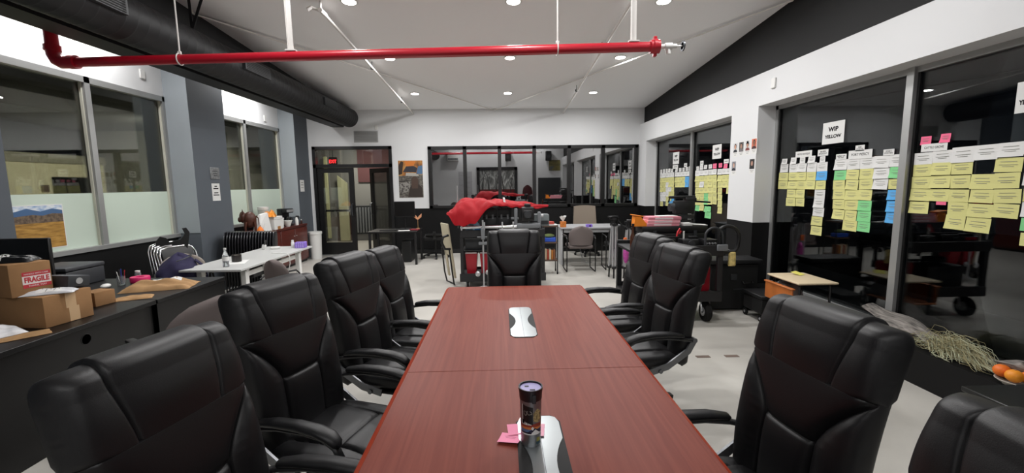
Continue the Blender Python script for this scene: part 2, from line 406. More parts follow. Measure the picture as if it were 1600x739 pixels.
# ---------- back window ----------
r = struct_root('window_6'); f = MB(); a, b = YB-0.03, YB+0.10
f.b2(WX0, WX1, a, b, WZ1-0.075, WZ1); f.b2(WX0, WX1, a, b, WZ0-0.0, WZ0+0.06); f.b2(WX0, WX0+0.08, a, b, WZ0, WZ1); f.b2(WX1-0.08, WX1, a, b, WZ0, WZ1)
mx = [-0.817, 0.004, 0.828, 1.655, 2.471]
for x in mx: f.b2(x-0.04, x+0.04, a, b, WZ0, WZ1)
obj('frame', f, FRAMEB, r)
xs = [WX0+0.04] + mx + [WX1-0.04]
for p, q in zip(xs, xs[1:]): obj('pane', MB().b2(p+0.04, q-0.04, YB+0.03, YB+0.038, WZ0+0.06, WZ1-0.075), GLASS_B, r)
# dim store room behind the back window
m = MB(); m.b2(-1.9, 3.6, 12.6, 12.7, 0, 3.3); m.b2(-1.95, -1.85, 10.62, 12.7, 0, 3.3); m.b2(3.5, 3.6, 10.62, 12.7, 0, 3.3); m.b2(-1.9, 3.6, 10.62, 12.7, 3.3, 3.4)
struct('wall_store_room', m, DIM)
# ---------- entrance: fixed frame, two glazed leaves, vestibule ----------
r = struct_root('door_frame'); r['kind'] = 'structure'; f = MB(); a, b = YB-0.04, YB+0.10
f.b2(DX0, DX0+0.07, a, b, 0, DZ); f.b2(DX1-0.07, DX1, a, b, 0, DZ); f.b2(DX0, DX1, a, b, DZ-0.07, DZ); f.b2(DX0, DX1, a, b, 2.07, 2.15)
obj('jambs_and_transom', f, FRAMEB, r)
obj('transom_pane', MB().b2(DX0+0.07, DX1-0.07, YB+0.03, YB+0.038, 2.15, DZ-0.07), GLASS_D, r)
obj('threshold', MB().b2(DX0, DX1, YB-0.06, YB+0.12, 0, 0.012), ALU, r)
def leaf(n, x, y, rz, w, flip):
    r = struct_root('door_%d' % n); r.location = (x, y, 0); r.rotation_euler = (0, 0, rz)
    f = MB(); t = 0.025; g0, g1 = 0.11, w-0.11
    f.b2(0, g0, -t, t, 0.015, 2.065); f.b2(g1, w, -t, t, 0.015, 2.065); f.b2(g0, g1, -t, t, 1.955, 2.065); f.b2(g0, g1, -t, t, 0.015, 0.30)
    obj('leaf_frame', f, FRAMEB, r)
    obj('pane', MB().b2(g0, g1, -0.004, 0.004, 0.30, 1.955), GLASS_D, r)
    obj('push_bar', MB().box((w/2, 0.06, 1.06), (w-0.12, 0.03, 0.05), .01).b2(0.08, 0.12, 0.02, 0.06, 1.03, 1.09).b2(w-0.12, w-0.08, 0.02, 0.06, 1.03, 1.09), GUNM, r)
    hxx = w-0.055 if not flip else 0.055
    obj('pull_handle', MB().tube([(hxx, -t, 0.93), (hxx, -t-0.06, 0.95), (hxx, -t-0.07, 1.05), (hxx, -t-0.06, 1.20), (hxx, -t, 1.22)], 0.012, 8), GUNM, r)
    return r
leaf(1, DX0+0.075, YB+0.03, 0, 0.84, False)
# the second leaf is hinged on the far jamb and stands open, away from the room
leaf(2, DX1-0.075-0.84*math.cos(R(42)), YB+0.05+0.84*math.sin(R(42)), -R(42), 0.84, True)
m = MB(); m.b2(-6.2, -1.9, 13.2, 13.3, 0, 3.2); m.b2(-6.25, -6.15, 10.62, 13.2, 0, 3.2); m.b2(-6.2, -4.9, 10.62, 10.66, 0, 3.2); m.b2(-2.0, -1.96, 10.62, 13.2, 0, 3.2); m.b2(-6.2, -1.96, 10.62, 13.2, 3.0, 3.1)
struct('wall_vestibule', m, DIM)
struct('wall_vestibule_panel', MB().b2(-4.2, -3.2, 13.15, 13.2, 1.75, 2.9), mat('muted_maroon', '#5d3a3c', 0.8))
h = thing('radiator', 'grey ribbed wall heater seen through the gap of the open door', 'radiator', (-3.9, 13.14, 0))
for i in range(16): obj('fin', MB().b2(-0.55+i*0.085, -0.55+i*0.085+0.05, -0.08, 0.0, 0.25, 1.0, .01), MIDG, h)
obj('case', MB().b2(-0.6, 0.85, -0.03, 0.05, 0.2, 1.05), DARKG, h)
ld = bpy.data.lights.new('vestibule_lamp', 'AREA'); ld.energy = 42; ld.size = 0.5; ld.color = (1, 0.95, 0.82)
lo = bpy.data.objects.new('vestibule_lamp', ld); COL.objects.link(lo); lo.location = (-3.9, 12.0, 2.95)
x = thing('exit_sign_reflection', 'small red lit EXIT sign hanging behind the transom pane over the doors', 'exit sign', (-4.09, 10.95, 2.24), R(8))  # solid sign added in place of a reflection in the transom glass
obj('case', MB().b2(-0.10, 0.10, 0.0, 0.04, -0.11, 0.11, .008), mat('exit_case', '#3a0a0c', 0.5), x)
text('lettering', 'EXIT', 0.085, mat('exit_glow', '#ff2b2e', 0.5, emit=6.0), x, facing((0, -0.003, 0), 0, -1), width=0.17)
obj('hanger', MB().cyl((0, 0.02, 0.11), (0, 0.02, 0.76), 0.008, 8), GUNM, x)
# solid pale post and board standing in for reflections in the closed leaf
solo('reflection_post', MB().b2(-5.14, -5.05, 13.02, 13.10, 0.1, 2.5, .01), mat('reflection_strip', '#d9dcae', 0.6), 'slim pale post standing in the vestibule behind the closed glass door', 'post')
solo('reflection_board', MB().prism([(-4.76, 0.02), (-4.48, 0.02), (-4.48, 1.72), (-4.76, 1.95)], -13.06, -13.0, Matrix.Rotation(PI/2, 4, 'X')), mat('reflection_panel', '#c9cba6', 0.6), 'pale leaning board in the vestibule behind the closed glass door', 'board')
# base strip and vent
struct('baseboard_back', MB().b2(DX1, 3.3, YB-0.012, YB, 0, 0.10), BLACKM)
v = thing('wall_vent', 'grey slatted air grille high on the white wall above the entrance doors', 'vent', (-3.10, YB, 2.78))
obj('frame', MB().b2(-0.28, 0.28, -0.015, 0.0, -0.13, 0.13, .004), mat('vent_grey', '#9b9b9a', 0.6), v)
for i in range(9): obj('slat', MB().box((0, -0.018, -0.10+i*0.025), (0.51, 0.012, 0.012), rot=RX(0.5)), mat('vent_slat', '#8a8a89', 0.6), v)
solo('wall_sensor', MB().b2(-0.035, 0.035, -0.02, 0, -0.05, 0.05, .006), WHITEP, 'small white plate on the wall just above the grey air grille', 'sensor', (-2.85, YB, 2.985))
for i, (p, nx, lab) in enumerate((((XLW, 6.19, 3.17), 1, 'small white sensor on the bright header over the wide window bay'), ((XLW, 9.25, 3.03), 1, 'small white sensor on the header over the bay by the credenza'), ((XR, 5.36, 2.82), -1, 'small white thermostat plate above the window with paper cards'))):
    t = solo('wall_plate', MB().b2(0, 0.02*nx, -0.04, 0.04, -0.06, 0.06, .005), WHITEP, lab, 'sensor', p)

# ---------- recessed ceiling lights, each with its own lamp ----------
def downlight(x, y, label, z=None, w=None):
    z = zc(y) if z is None else z
    t = thing('downlight', label, 'ceiling light', (x, y, z), 0, 'recessed ceiling lights')
    t.rotation_euler = (-math.atan(0.066), 0, 0)
    obj('trim_ring', MB().lathe([(0.075, -0.002), (0.098, -0.002), (0.100, -0.008), (0.078, -0.012), (0.075, -0.002)], n=28), WHITEP, t)
    obj('lens', MB().lathe([(0.001, -0.009), (0.076, -0.009), (0.076, -0.003), (0.001, -0.003)], n=24), LAMPM, t)
    d = bpy.data.lights.new('lamp', 'AREA'); d.shape = 'DISK'; d.size = 0.15; d.energy = w or LAMP_W; d.color = (1.0, 0.99, 0.985)
    o = bpy.data.objects.new('lamp', d); COL.objects.link(o); o.parent = t; o.location = (0, 0, -0.016)
rows = ((9.1, 'farthest row by the end wall'), (7.1, 'row just beyond the red pipe'), (5.28, 'row nearer than the red pipe'), (3.4, 'row over the table'), (-1.7, 'row by the wall behind the camera'))  # last row is unseen, added to light the wall behind the camera
cols = ((-1.68, 'window bay side'), (0.19, 'middle'), (1.93, 'street side'))
for y, a in rows:
    for x, b in cols:
        downlight(x, y, 'round recessed ceiling light, %s of the %s' % (b, a))
for y, b in ((4.75, 'near end of the wide'), (5.4, 'far end of the wide'), (7.9, 'near end of the second'), (8.6, 'far end of the second')):
    downlight(-4.36, y, 'round recessed light hidden above the black beam, lighting the %s bay' % b, zc(y), 15)
# ---------- duct, sprinkler pipe, rods ----------
d = thing('air_duct', 'big round black spiral air duct running along the black beam', 'duct', (-3.37, YF, 3.165))
L = 10.15-YF
m = MB(); n = 40; rings = []
k = 0; y = 0.0
prof = []
while y < L:
    prof += [(y, .205), (y+0.10, .205), (y+0.106, .2068), (y+0.118, .2068), (y+0.124, .205)]; y += 0.125
prof += [(L-0.02, .205), (L, .20), (L, .001)]
for yy, rr in prof: rings.append([Vector((rr*math.cos(2*PI*q/n), yy, rr*math.sin(2*PI*q/n))) for q in range(n)])
obj('tube', m.ring_loft(rings), DUCTM, d)
for yy in (3.7, 6.02, 8.52):
    f = obj('register', MB().b2(0.19, 0.235, yy-YF-0.30, yy-YF+0.30, -0.055, 0.085, .004), DARKG, d)
    for q in range(6): obj('slat', MB().b2(0.233, 0.24, yy-YF-0.27, yy-YF+0.27, -0.042+q*0.02, -0.034+q*0.02), BLACKM, f)
for yy in (1.5, 5.1):
    obj('strap', MB().bar([(0.03, yy-YF, 0.21), (0.20, yy-YF-0.02, zc(yy)-3.165)], 0.03, 0.006, (0, 1, 0)).bar([(0.03, yy-YF, 0.21), (0.02, yy-YF, zc(yy)-3.165)], 0.03, 0.006, (0, 1, 0)), DUCTM, d)
# red pipe
PA, PB = Vector((-3.98, 4.25, 2.80)), Vector((1.40, 3.96, 2.83))
def pp(t): return PA + (PB-PA)*t
p = thing('sprinkler_pipe', 'long red sprinkler pipe hung under the ceiling with white valve at its end', 'pipe', PA)
q = MB(); dirv = (PB-PA)
q.tube([(0.10, 0, 0), tuple(dirv)], 0.042, 18)
obj('run', q, RED, p)
el = MB(); el.tube([(-0.07, 0.003, 0.13), (-0.066, 0.003, 0.07), (-0.04, 0.002, 0.02), (0.0, 0, -0.002), (0.06, 0, 0), (0.13, -0.007, 0)], 0.054, 18); el.cyl((-0.07, 0.003, 0.10), (-0.07, 0.003, 0.15), 0.062, 18); el.cyl((0.08, -0.004, 0), (0.14, -0.007, 0), 0.06, 18)
el.ball((-0.13, 0, 0.12), 0.02, 8, 6)
obj('elbow', el, RED, p)
obj('riser', MB().cyl((-0.07, 0.003, 0.13), (-0.07, 0.003, zc(4.25)-2.80), 0.05, 18), RED, p)
cp = MB(); e = dirv; u = dirv.normalized(); cp.cyl(e-u*0.06, e+u*0.02, 0.058, 18); cp.cyl(e-u*0.035, e-u*0.005, 0.066, 18)
cp.box(e-u*0.02+Vector((0, 0, .07)), (0.03, 0.04, 0.03), .004).box(e-u*0.02-Vector((0, 0, .07)), (0.03, 0.04, 0.03), .004)
obj('end_coupling', cp, RED, p)
vv = MB(); vv.cyl(e+u*0.02, e+u*0.17, 0.02, 12); vv.cyl(e+u*0.10, e+u*0.10-Vector((0, 0, .065)), 0.02, 12); vv.cyl(e+u*0.07, e+u*0.13, 0.03, 12); vv.cyl(e+u*0.17, e+u*0.235, 0.007, 8)
va = obj('valve', vv, WHITEP, p)
obj('handwheel', MB().lathe([(0.03, -0.006), (0.043, -0.006), (0.043, 0.006), (0.03, 0.006), (0.03, -0.006)], n=18, M=Matrix.Translation(e+u*0.225) @ Matrix.Rotation(PI/2, 4, 'Y')).box(e+u*0.225, (0.006, 0.07, 0.008)).box(e+u*0.225, (0.006, 0.008, 0.07)), GUNM, va)
for t, wide in ((0.205, 0), (0.395, 1), (0.838, 0), (0.962, 1)):
    c = pp(t)-PA; zt = zc(pp(t).y)-PA.z
    h = MB()
    if wide:
        h.bar([(c.x, c.y, c.z+0.04), (c.x-0.01, c.y, zt)], 0.045, 0.012, (0, 1, 0)); h.bar([(c.x-0.02, c.y, c.z+0.04), (c.x-0.028, c.y, zt)], 0.008, 0.03, (0, 1, 0)); h.box((c.x, c.y, c.z+0.05), (0.09, 0.05, 0.012))
        obj('strut', h, mat('strut_white', '#cfccc8', 0.5), p)
    else:
        h.cyl((c.x, c.y, c.z+0.05), (c.x, c.y, zt), 0.007, 8); h.tube(arc((c.x, c.y, c.z), 0.05, 0, 2*PI, 20, 'YZ'), 0.006, 6); h.box((c.x, c.y, c.z+0.055), (0.03, 0.02, 0.03), .004)
        obj('rod_hanger', h, mat('strut_white', '#cfccc8', 0.5), p)
# white branch pipes under the ceiling, with drops
PIPEW = mat('pipe_white', '#d6d3cf', 0.45)
for x, y0, lab in ((-2.0, 5.35, 'thin white pipe under the ceiling between the duct and the middle lights'), (1.5, 4.6, 'thin white pipe under the ceiling on the side of the paper-covered windows')):
    s = thing('branch_pipe', lab, 'pipe', (x, y0, zc(y0)-0.10), 0, 'thin white pipes under the ceiling')
    dz = zc(YB)-zc(y0)
    obj('run', MB().cyl((0, 0, 0), (0.02, YB-y0, dz+0.0), 0.017, 10), PIPEW, s)
    for yy in (1.9, 4.0): obj('clamp', MB().cyl((0, yy, dz*yy/(YB-y0)), (0, yy, dz*yy/(YB-y0)+0.10), 0.006, 6).box((0, yy, dz*yy/(YB-y0)), (0.045, 0.02, 0.045), .004), GUNM, s)
    obj('end_fitting', MB().cyl((0, -0.10, 0), (0, 0.05, 0), 0.026, 12).cyl((0, -0.06, 0), (-0.10, -0.09, 0.03), 0.018, 10).cyl((0, -0.08, 0), (0, -0.08, 0.10), 0.014, 8).cyl((-.10, -.09, .03), (-.14, -.10, 0.0), .024, 10), PIPEW, s)
for a, b, lab in (((-3.58, 5.5), (-0.12, 10.42), 'slim white tie rod slanting across the ceiling from the duct'), ((3.40, 5.2), (-0.08, 10.42), 'slim white tie rod slanting across the ceiling from the black upper wall')):
    s = MB().cyl((0, 0, -0.035), (b[0]-a[0], b[1]-a[1], zc(b[1])-zc(a[1])-0.035), 0.011, 8)
    s.cyl((0, 0, -0.035), (0, 0, 0), 0.012, 8); s.cyl((b[0]-a[0], b[1]-a[1], zc(b[1])-zc(a[1])-0.035), (b[0]-a[0], b[1]-a[1], zc(b[1])-zc(a[1])), 0.012, 8)
    solo('tie_rod', s, PIPEW, lab, 'rod', (a[0], a[1], zc(a[1])))
# ---------- conference table ----------
TX0, TX1, TY0, TY1, TZ = -0.487, 0.725, 0.25, 3.80, 0.75
TCX = (TX0+TX1)/2
tb = thing('conference_table', 'long reddish mahogany conference table with sloped red edge and two silver grommet plates', 'table', (TCX, 2.026, 0))
hw, hl = (TX1-TX0)/2, (TY1-TY0)/2
for k, (a, b) in enumerate(((-hl, -0.001), (0.001, hl))):
    me, e0 = MB(), 0.026
    x0, x1 = -hw+e0, hw-e0; y0 = a+(e0 if k == 0 else 0); y1 = b-(e0 if k == 1 else 0)
    obj('tabletop', me.b2(x0, x1, y0, y1, TZ-0.03, TZ, 0.0015), MAHOG, tb)
# sloping edge moulding, four mitred lengths
def mould(c0, c1, n):
    a, b = Vector(c0), Vector(c1); t = (b-a).normalized(); n = Vector(n)
    prof = [(-0.002, 0.0), (0.026, -0.022), (0.026, -0.034), (0.004, -0.05), (-0.03, -0.05), (-0.03, -0.031), (-0.002, -0.031)]
    r0 = [a + n*(o-0.026) - t*(o-0.026) + Vector((0, 0, TZ+z)) for o, z in prof]
    r1 = [b + n*(o-0.026) + t*(o-0.026) + Vector((0, 0, TZ+z)) for o, z in prof]
    # outer corner of the mitre runs past the inner one
    r0 = [a + n*(o-0.026) + t*(0.026-o) + Vector((0, 0, TZ+z)) for o, z in prof]
    r1 = [b + n*(o-0.026) - t*(0.026-o) + Vector((0, 0, TZ+z)) for o, z in prof]
    return MB().ring_loft([r0, r1])
for c0, c1, n in (((-hw, -hl, 0), (-hw, hl, 0), (-1, 0, 0)), ((hw, -hl, 0), (hw, hl, 0), (1, 0, 0)), ((-hw, -hl, 0), (hw, -hl, 0), (0, -1, 0)), ((-hw, hl, 0), (hw, hl, 0), (0, 1, 0))):
    obj('edge_moulding', mould(c0, c1, n), MAHOGE, tb, smooth=20)
for s in (-1, 1):
    g = MB(); g.b2(-0.36, 0.36, s*1.05-0.03, s*1.05+0.03, 0.0, TZ-0.03, .004)
    obj('pedestal', g, MAHOGD, tb)
obj('stretcher_panel', MB().b2(-0.02, 0.02, -1.02, 1.02, 0.2, TZ-0.03, .004), MAHOGD, tb)
# power modules: black well, hourglass cover in two halves
def hourglass(hx_, hy_, waist, n=10):
    pts = []
    def side(s):
        o = []
        for i in range(n+1):
            y = -hy_*0.52 + 2*hy_*0.52*i/n
            o.append((s*(waist+(hx_-waist)*(abs(y)/(hy_*0.52))**2), y))
        return o
    top = [(hx_, hy_*0.86), (hx_*0.86, hy_*0.97), (hx_*0.6, hy_), (-hx_*0.6, hy_), (-hx_*0.86, hy_*0.97), (-hx_, hy_*0.86)]
    return side(1) + top + side(-1)[::-1] + [(-x, -y) for x, y in top]
for yy in (0.755, -0.745):
    r = MB(); r.prism([(x*1.06, y*1.012) for x, y in [(-.079, -.27), (-.05, -.312), (.05, -.312), (.079, -.27), (.079, .27), (.05, .312), (-.05, .312), (-.079, .27)]], TZ, TZ+0.0012, Matrix.Translation((0.012, yy, 0)))
    w = obj('grommet_well', r, BLACKM, tb)
    c = MB(); c.prism(hourglass(0.078, 0.308, 0.040), TZ+0.0013, TZ+0.004, Matrix.Translation((0.012, yy, 0)))
    obj('cover_plate', c, mat('cover_silver', '#a4a9ab', 0.3, metal=0.8), w)
    obj('cover_seam', MB().b2(0.0115, 0.0135, yy-0.305, yy+0.305, TZ+0.004, TZ+0.0043), GUNM, w)

# ---------- executive chair: facing -Y, origin on the floor under the seat ----------
TILT = R(10)
BU = Vector((0, math.sin(TILT), math.cos(TILT))); BN = Vector((0, -math.cos(TILT), math.sin(TILT))); B0 = Vector((0, 0.235, 0.43))
BL = 0.775
def sm(a, b, x):
    t = min(max((x-a)/(b-a), 0), 1); return t*t*(3-2*t)
def bow(t): return -0.022*math.sin(PI*min(t/0.7, 1.0)) + 0.03*max(0, (t-0.5)/0.27)**2*0.6
def hwid(t): return 0.250 + 0.014*sm(0, 0.22, t) - 0.006*sm(0.55, BL, t)
def us(t): return 0.42 + 0.555*max(0.0, (t-0.32)/0.215)**1.5
def tbu(u): return 0.497 + 0.042*u*u
def uh(t): return 0.465 + 0.145*sm(0.48, 0.78, t)
def groove(d, w=0.0065): return math.exp(-(d/w)**2)
def pillow(d, w=0.035): return 1-math.exp(-abs(d)/w)
def back_pt(u, t, off, h): return B0 + Vector((u*h, 0, 0)) + BU*t + BN*(off - bow(t)*1.0)
def edge(u, p=5.0): return max(0.0, 1-abs(u)**p)**0.5
# columns of the upholstery meshes: S = 0.5 always lies on the seam, dense there and at the edge
def cols():
    h = [0, .08, .16, .24, .31, .37, .42, .45, .47, .483, .493, .5, .507, .517, .53, .55, .58, .63, .69, .75, .81, .86, .90, .93, .955, .972, .984, .993, 1.0]
    return [-q for q in h[:0:-1]] + h
S_ = cols()
def umap(s, k):
    a = abs(s); u = a/.5*k if a < .5 else k+(a-.5)/.5*(1-k)
    return math.copysign(u, s)
def build_backrest():
    rings = []; NT = 96; top = 0.715
    for j in range(NT+1):
        t = -0.02 + (top+0.02)*j/NT
        end = sm(0, 0.035, t+0.02)**0.5 if t < 0.015 else 1.0
        end2 = math.sqrt(max(0.02, 1-max(0, (t-(top-0.05))/0.05)**2))
        h = hwid(t)*(0.93+0.07*end)*(0.8+0.2*end2); fr = []; bk = []; k = min(us(t), .955)
        for u in [umap(q, k) for q in S_]:
            x = abs(u)*h; d = 0.046*edge(u, 10)
            dh = k*h - x              # distance to the side seam, plus = centre panel
            dz = t-0.327
            if t < 0.54:
                b = 0.016*pillow(dh) - 0.011*groove(dh)
                if dh > 0: b += 0.011*pillow(dz, 0.03)*sm(0, 0.03, dh) - 0.011*groove(dz)*sm(-0.004, 0.012, dh)
                else: b += 0.014*sm(0, 0.06, -dh)*edge(u, 8) + 0.0010*math.sin(t*120+u*9+3*math.sin(t*37))*sm(0.012, 0.03, -dh)*math.exp(-((-dh-0.03)/0.03)**2)
                d += b*edge(u, 10)
            fr.append(back_pt(u, t, d*end*end2, h))
            bk.append(back_pt(u, t, -0.052*edge(u, 12)*end*end2, h))
        rings.append(fr + bk[-2:0:-1])
    return MB().ring_loft(rings)
def build_headrest(part):
    rings = []; NW = 64
    for j in range(NW+1):
        w = j/NW; fr = []; bk = []
        for q in S_:
            u = umap(q, uh(.50+.275*w)); t0 = tbu(u); t = t0 + (BL-t0)*w
            tuck = math.sqrt(max(0.0, 1-(1-min(w/0.10, 1))**2))
            roll = math.sqrt(max(0.0, 1-max(0, (w-0.84)/0.16)**2))
            h = (hwid(t)+0.004)*(1-0.085*(1-math.sqrt(max(0, 1-max(0, (t-(BL-0.07))/0.07)**2))))
            x = abs(u)*h; dh = uh(.50+.275*w)*h - x
            cen = sm(-0.001, 0.006, dh)
            d = 0.046*edge(u, 13) + 0.014*edge(u, 13) + 0.016*math.sin(PI*min(w/0.9, 1)*0.62+0.35)
            d += (0.012*cen*pillow(dh, 0.05) + 0.005*pillow(dh, 0.03))*sm(0.02, 0.55, w) - 0.009*groove(dh, 0.005); d *= edge(u, 16)
            d += 0.0022*math.sin(t*170+2*math.sin(t*61)+(2 if u > 0 else 0))*sm(0.955, 0.995, abs(u))*(1-sm(0.8, 0.95, w))
            d = d*(0.25+0.75*tuck)*roll
            lift = 0.014*cen*w**3 - 0.006*(1-edge(u, 4))*w**3
            bd = -(0.052*edge(u, 12)+0.008+0.006*cen)*roll*(0.35+0.65*min(w/0.1, 1))
            fr.append(back_pt(u, t+lift, d, h)); bk.append(back_pt(u, t+lift, bd, h))
        rings.append(fr + bk[::-1])
    return MB().ring_loft(rings)
def build_seat():
    rings = []; NV = 56
    for j in range(NV+1):
        v = -1+2*j/NV; v = 0.5*v+0.5*math.sin(PI/2*v)
        y = -0.03 + v*0.265; e = max(0.0, 1-abs(v)**4)**0.5; h = 0.252*(0.90+0.10*e); fr = []; bk = []
        for u in [umap(q, .58) for q in S_]:
            x = u*h; dh = 0.150+0.02*v - abs(x); dy = abs(y+0.03-0.02)-0.155
            b = 0.052*edge(u, 4)*e + 0.012*pillow(dh)*e - 0.010*groove(dh)*e*edge(u, 8)
            if dh > 0: b += 0.008*e*pillow(y+0.10, 0.03) - 0.008*groove(y+0.10)*e
            z = 0.455 - 0.02*sm(-0.1, -0.30, y) + 0.012*abs(u)**2
            fr.append(Vector((x, y, z+b))); bk.append(Vector((x, y, 0.455-0.055*edge(u, 6)*e)))
        rings.append(fr + bk[-2:0:-1])
    return MB().ring_loft(rings)
def make_chair(label):
    c = thing('executive_chair', label, 'chair', (0, 0, 0), 0, 'black executive chairs around the conference table')
    obj('backrest', build_backrest(), LEATHER, c, smooth=60)
    obj('headrest', build_headrest(0), LEATHER, c, smooth=60)
    obj('seat', build_seat(), LEATHER, c, smooth=60)
    for s in (-1, 1):
        X = s*0.285
        path = [(X-s*0.012, 0.275, 0.600), (X, 0.20, 0.620), (X, 0.08, 0.640), (X, -0.06, 0.645), (X, -0.15, 0.635), (X, -0.205, 0.607), (X, -0.228, 0.565), (X, -0.222, 0.520), (X-s*0.02, -0.18, 0.455), (X-s*0.05, -0.10, 0.405), (X-s*0.07, 0.02, 0.395)]
        a = MB(); a.bar(path, 0.036, 0.02, (0, 0, 1)) if False else a.tube(path, 0.020, 10, ry=0.012, upv=None)
        arm = obj('arm_frame', a, BLACKP, c, smooth=50)
        q = [(X, 0.205, 0.637), (X, 0.19, 0.645), (X, 0.10, 0.661), (X, -0.02, 0.668), (X, -0.12, 0.663), (X, -0.18, 0.649), (X, -0.215, 0.625), (X, -0.225, 0.610)]
        obj('arm_pad', MB().tube(q, [0.010, 0.026, 0.032, 0.034, 0.036, 0.036, 0.028, 0.010], 14, ry=[0.006, 0.014, 0.019, 0.021, 0.021, 0.020, 0.016, 0.006], upv=(0, 0.15, 1)), LEATHER, arm, smooth=60)
        b = MB(); b.bar([(s*0.262, -0.02, 0.405), (s*0.268, 0.10, 0.435), (s*0.272, 0.25, 0.53), (s*0.272, 0.29, 0.60)], 0.012, 0.042, (0, 0, 1))
        b.cyl((s*0.255, 0.285, 0.605), (s*0.295, 0.285, 0.605), 0.016, 12); b.cyl((s*0.25, 0.05, 0.41), (s*0.28, 0.05, 0.41), 0.014, 12)
        obj('back_bracket', b, mat('bracket_grey', '#77797c', 0.36, metal=0.8), c, smooth=30)
    obj('mechanism', MB().b2(-0.12, 0.12, -0.15, 0.15, 0.345, 0.40, .01).tube([(0.12, 0.02, 0.36), (0.24, 0.0, 0.35), (0.30, 0.0, 0.345)], 0.007, 8), BLACKP, c)
    obj('gas_column', MB().cyl((0, 0, 0.10), (0, 0, 0.22), 0.032, 14).cyl((0, 0, 0.20), (0, 0, 0.35), 0.018, 14), GUNM, c)
    bs = MB(); bs.cyl((0, 0, 0.085), (0, 0, 0.14), 0.045, 16)
    for k in range(5):
        a = 2*PI*k/5+0.3; dx, dy = math.cos(a), math.sin(a)
        bs.bar([(dx*0.03, dy*0.03, 0.115), (dx*0.18, dy*0.18, 0.105), (dx*0.31, dy*0.31, 0.078)], 0.05, 0.03)
    base = obj('star_base', bs, BLACKP, c)
    for k in range(5):
        a = 2*PI*k/5+0.3; dx, dy = math.cos(a)*0.305, math.sin(a)*0.305; tx, ty = -math.sin(a), math.cos(a)
        w = MB()
        for s in (-1, 1): w.cyl((dx+tx*0.008*s, dy+ty*0.008*s, 0.027), (dx+tx*0.026*s, dy+ty*0.026*s, 0.027), 0.027, 12)
        w.cyl((dx, dy, 0.03), (dx, dy, 0.075), 0.010, 8)
        obj('caster', w, BLACKP, base)
    return c
CH = [  # x, y, turn, label, height
    (0.130, 3.93, 0, 'black leather chair alone at the far end of the table, facing the camera', 1),
    (-0.70, 1.19, 77, 'black leather chair on the desk side of the table, first from the camera', 1),
    (-0.77, 1.99, 70, 'black leather chair on the desk side, second from the camera', 1),
    (-0.68, 2.775, 74, 'black leather chair on the desk side, third from the camera', 1),
    (-0.63, 3.42, 76, 'black leather chair on the desk side, fourth from the camera and partly hidden', 0.957),
    (0.815, 1.435, -82, 'black leather chair on the paper-covered window side, whole back in view near the camera', 1),
    (0.94, 2.97, -79, 'black leather chair on the window side, in front of its twin beside the rolling cart', 1),
    (0.968, 3.66, -80, 'black leather chair on the window side closest to the table head, behind its twin', 1),
    (0.71, 0.69, -88, 'black leather chair at the photo edge by the driftwood ledge, only its top in view', 0.97),
]
first = make_chair(CH[0][3]); first.location = (CH[0][0], CH[0][1], 0)
for x, y, a, lab, h in CH[1:]: dup(first, (x, y, 0), R(a), lab).scale = (1, 1, h)
# ---------- black desk with parcels ----------
d = thing('office_desk', 'black office desk with round cable hole in its panel, covered with parcels', 'desk', (-2.80, 1.2, 0))
obj('desktop', MB().b2(-1.00, 0.0, 0.0, 2.32, 0.715, 0.75, .003), DESKB, d)
p = MB(); hy, hz, hr = 1.743, 0.632, 0.034
n = 24; ring = [(hy+hr*math.cos(2*PI*k/n), hz+hr*math.sin(2*PI*k/n)) for k in range(n)]
# modesty panel with a true round hole: four plates round a square collar plus a ring
p.b2(-0.055, -0.035, 0.02, hy-0.06, 0.0, 0.715); p.b2(-0.055, -0.035, hy+0.06, 2.31, 0.0, 0.715); p.b2(-0.055, -0.035, hy-0.06, hy+0.06, 0.0, hz-0.06); p.b2(-0.055, -0.035, hy-0.06, hy+0.06, hz+0.06, 0.716)
sq = []
for k in range(n):
    a = 2*PI*k/n; c, s_ = math.cos(a), math.sin(a); q = 0.06/max(abs(c), abs(s_)); sq.append((hy+q*c, hz+q*s_))
p.ring_loft([[Vector((x, a, b)) for a, b in pts] for x, pts in ((-0.055, sq), (-0.035, sq), (-0.035, ring), (-0.055, ring))], cap=False)
obj('front_panel', p, DESKB, d)
obj('cable_grommet', MB().lathe([(hr, -0.003), (hr+0.004, -0.003), (hr+0.004, 0.002), (hr, 0.002), (hr-0.003, -0.015), (hr, -0.015), (hr, -0.003)], n=20, M=Matrix.Translation((-0.035, hy, hz)) @ Matrix.Rotation(PI/2, 4, 'Y')), BLACKP, d)
for y in (0.01, 2.29): obj('side_panel', MB().b2(-0.95, -0.04, y, y+0.02, 0, 0.715), DESKB, d)
d = thing('desk_return', 'black desk end unit beyond the parcels, reaching back to the window wall', 'desk', (-2.795, 3.53, 0))
obj('desktop', MB().b2(-1.645, 0.0, 0.0, 0.88, 0.715, 0.75, .003), DESKB, d)
obj('front_panel', MB().b2(-0.045, -0.01, 0.0, 0.87, 0.0, 0.715), DESKB, d)
obj('end_panel', MB().b2(-1.62, -0.05, 0.84, 0.87, 0.0, 0.715), DESKB, d); obj('end_panel', MB().b2(-1.62, -0.012, 0.0, 0.02, 0.0, 0.714), DESKB, d)
obj('cable_cap', MB().lathe([(0.001, 0), (0.035, 0), (0.033, 0.004), (0.001, 0.004)], (-0.42, 0.42, 0.75)), DARKG, d)
DZ0 = 0.751
def carton(name, c, d, rz, label, tape=True, extra=None):
    t = thing(name, label, 'box', c, rz)
    x, y, z = d
    obj('carton', MB().b2(-x/2, x/2, -y/2, y/2, 0, z, .004, 2), CARD, t)
    f = MB()
    f.b2(-x/2, x/2, -0.0012, 0.0012, z-0.0005, z+0.0004)
    obj('flap_seam', f, mat('card_seam', '#6d4c2e', 0.9), t)
    return t
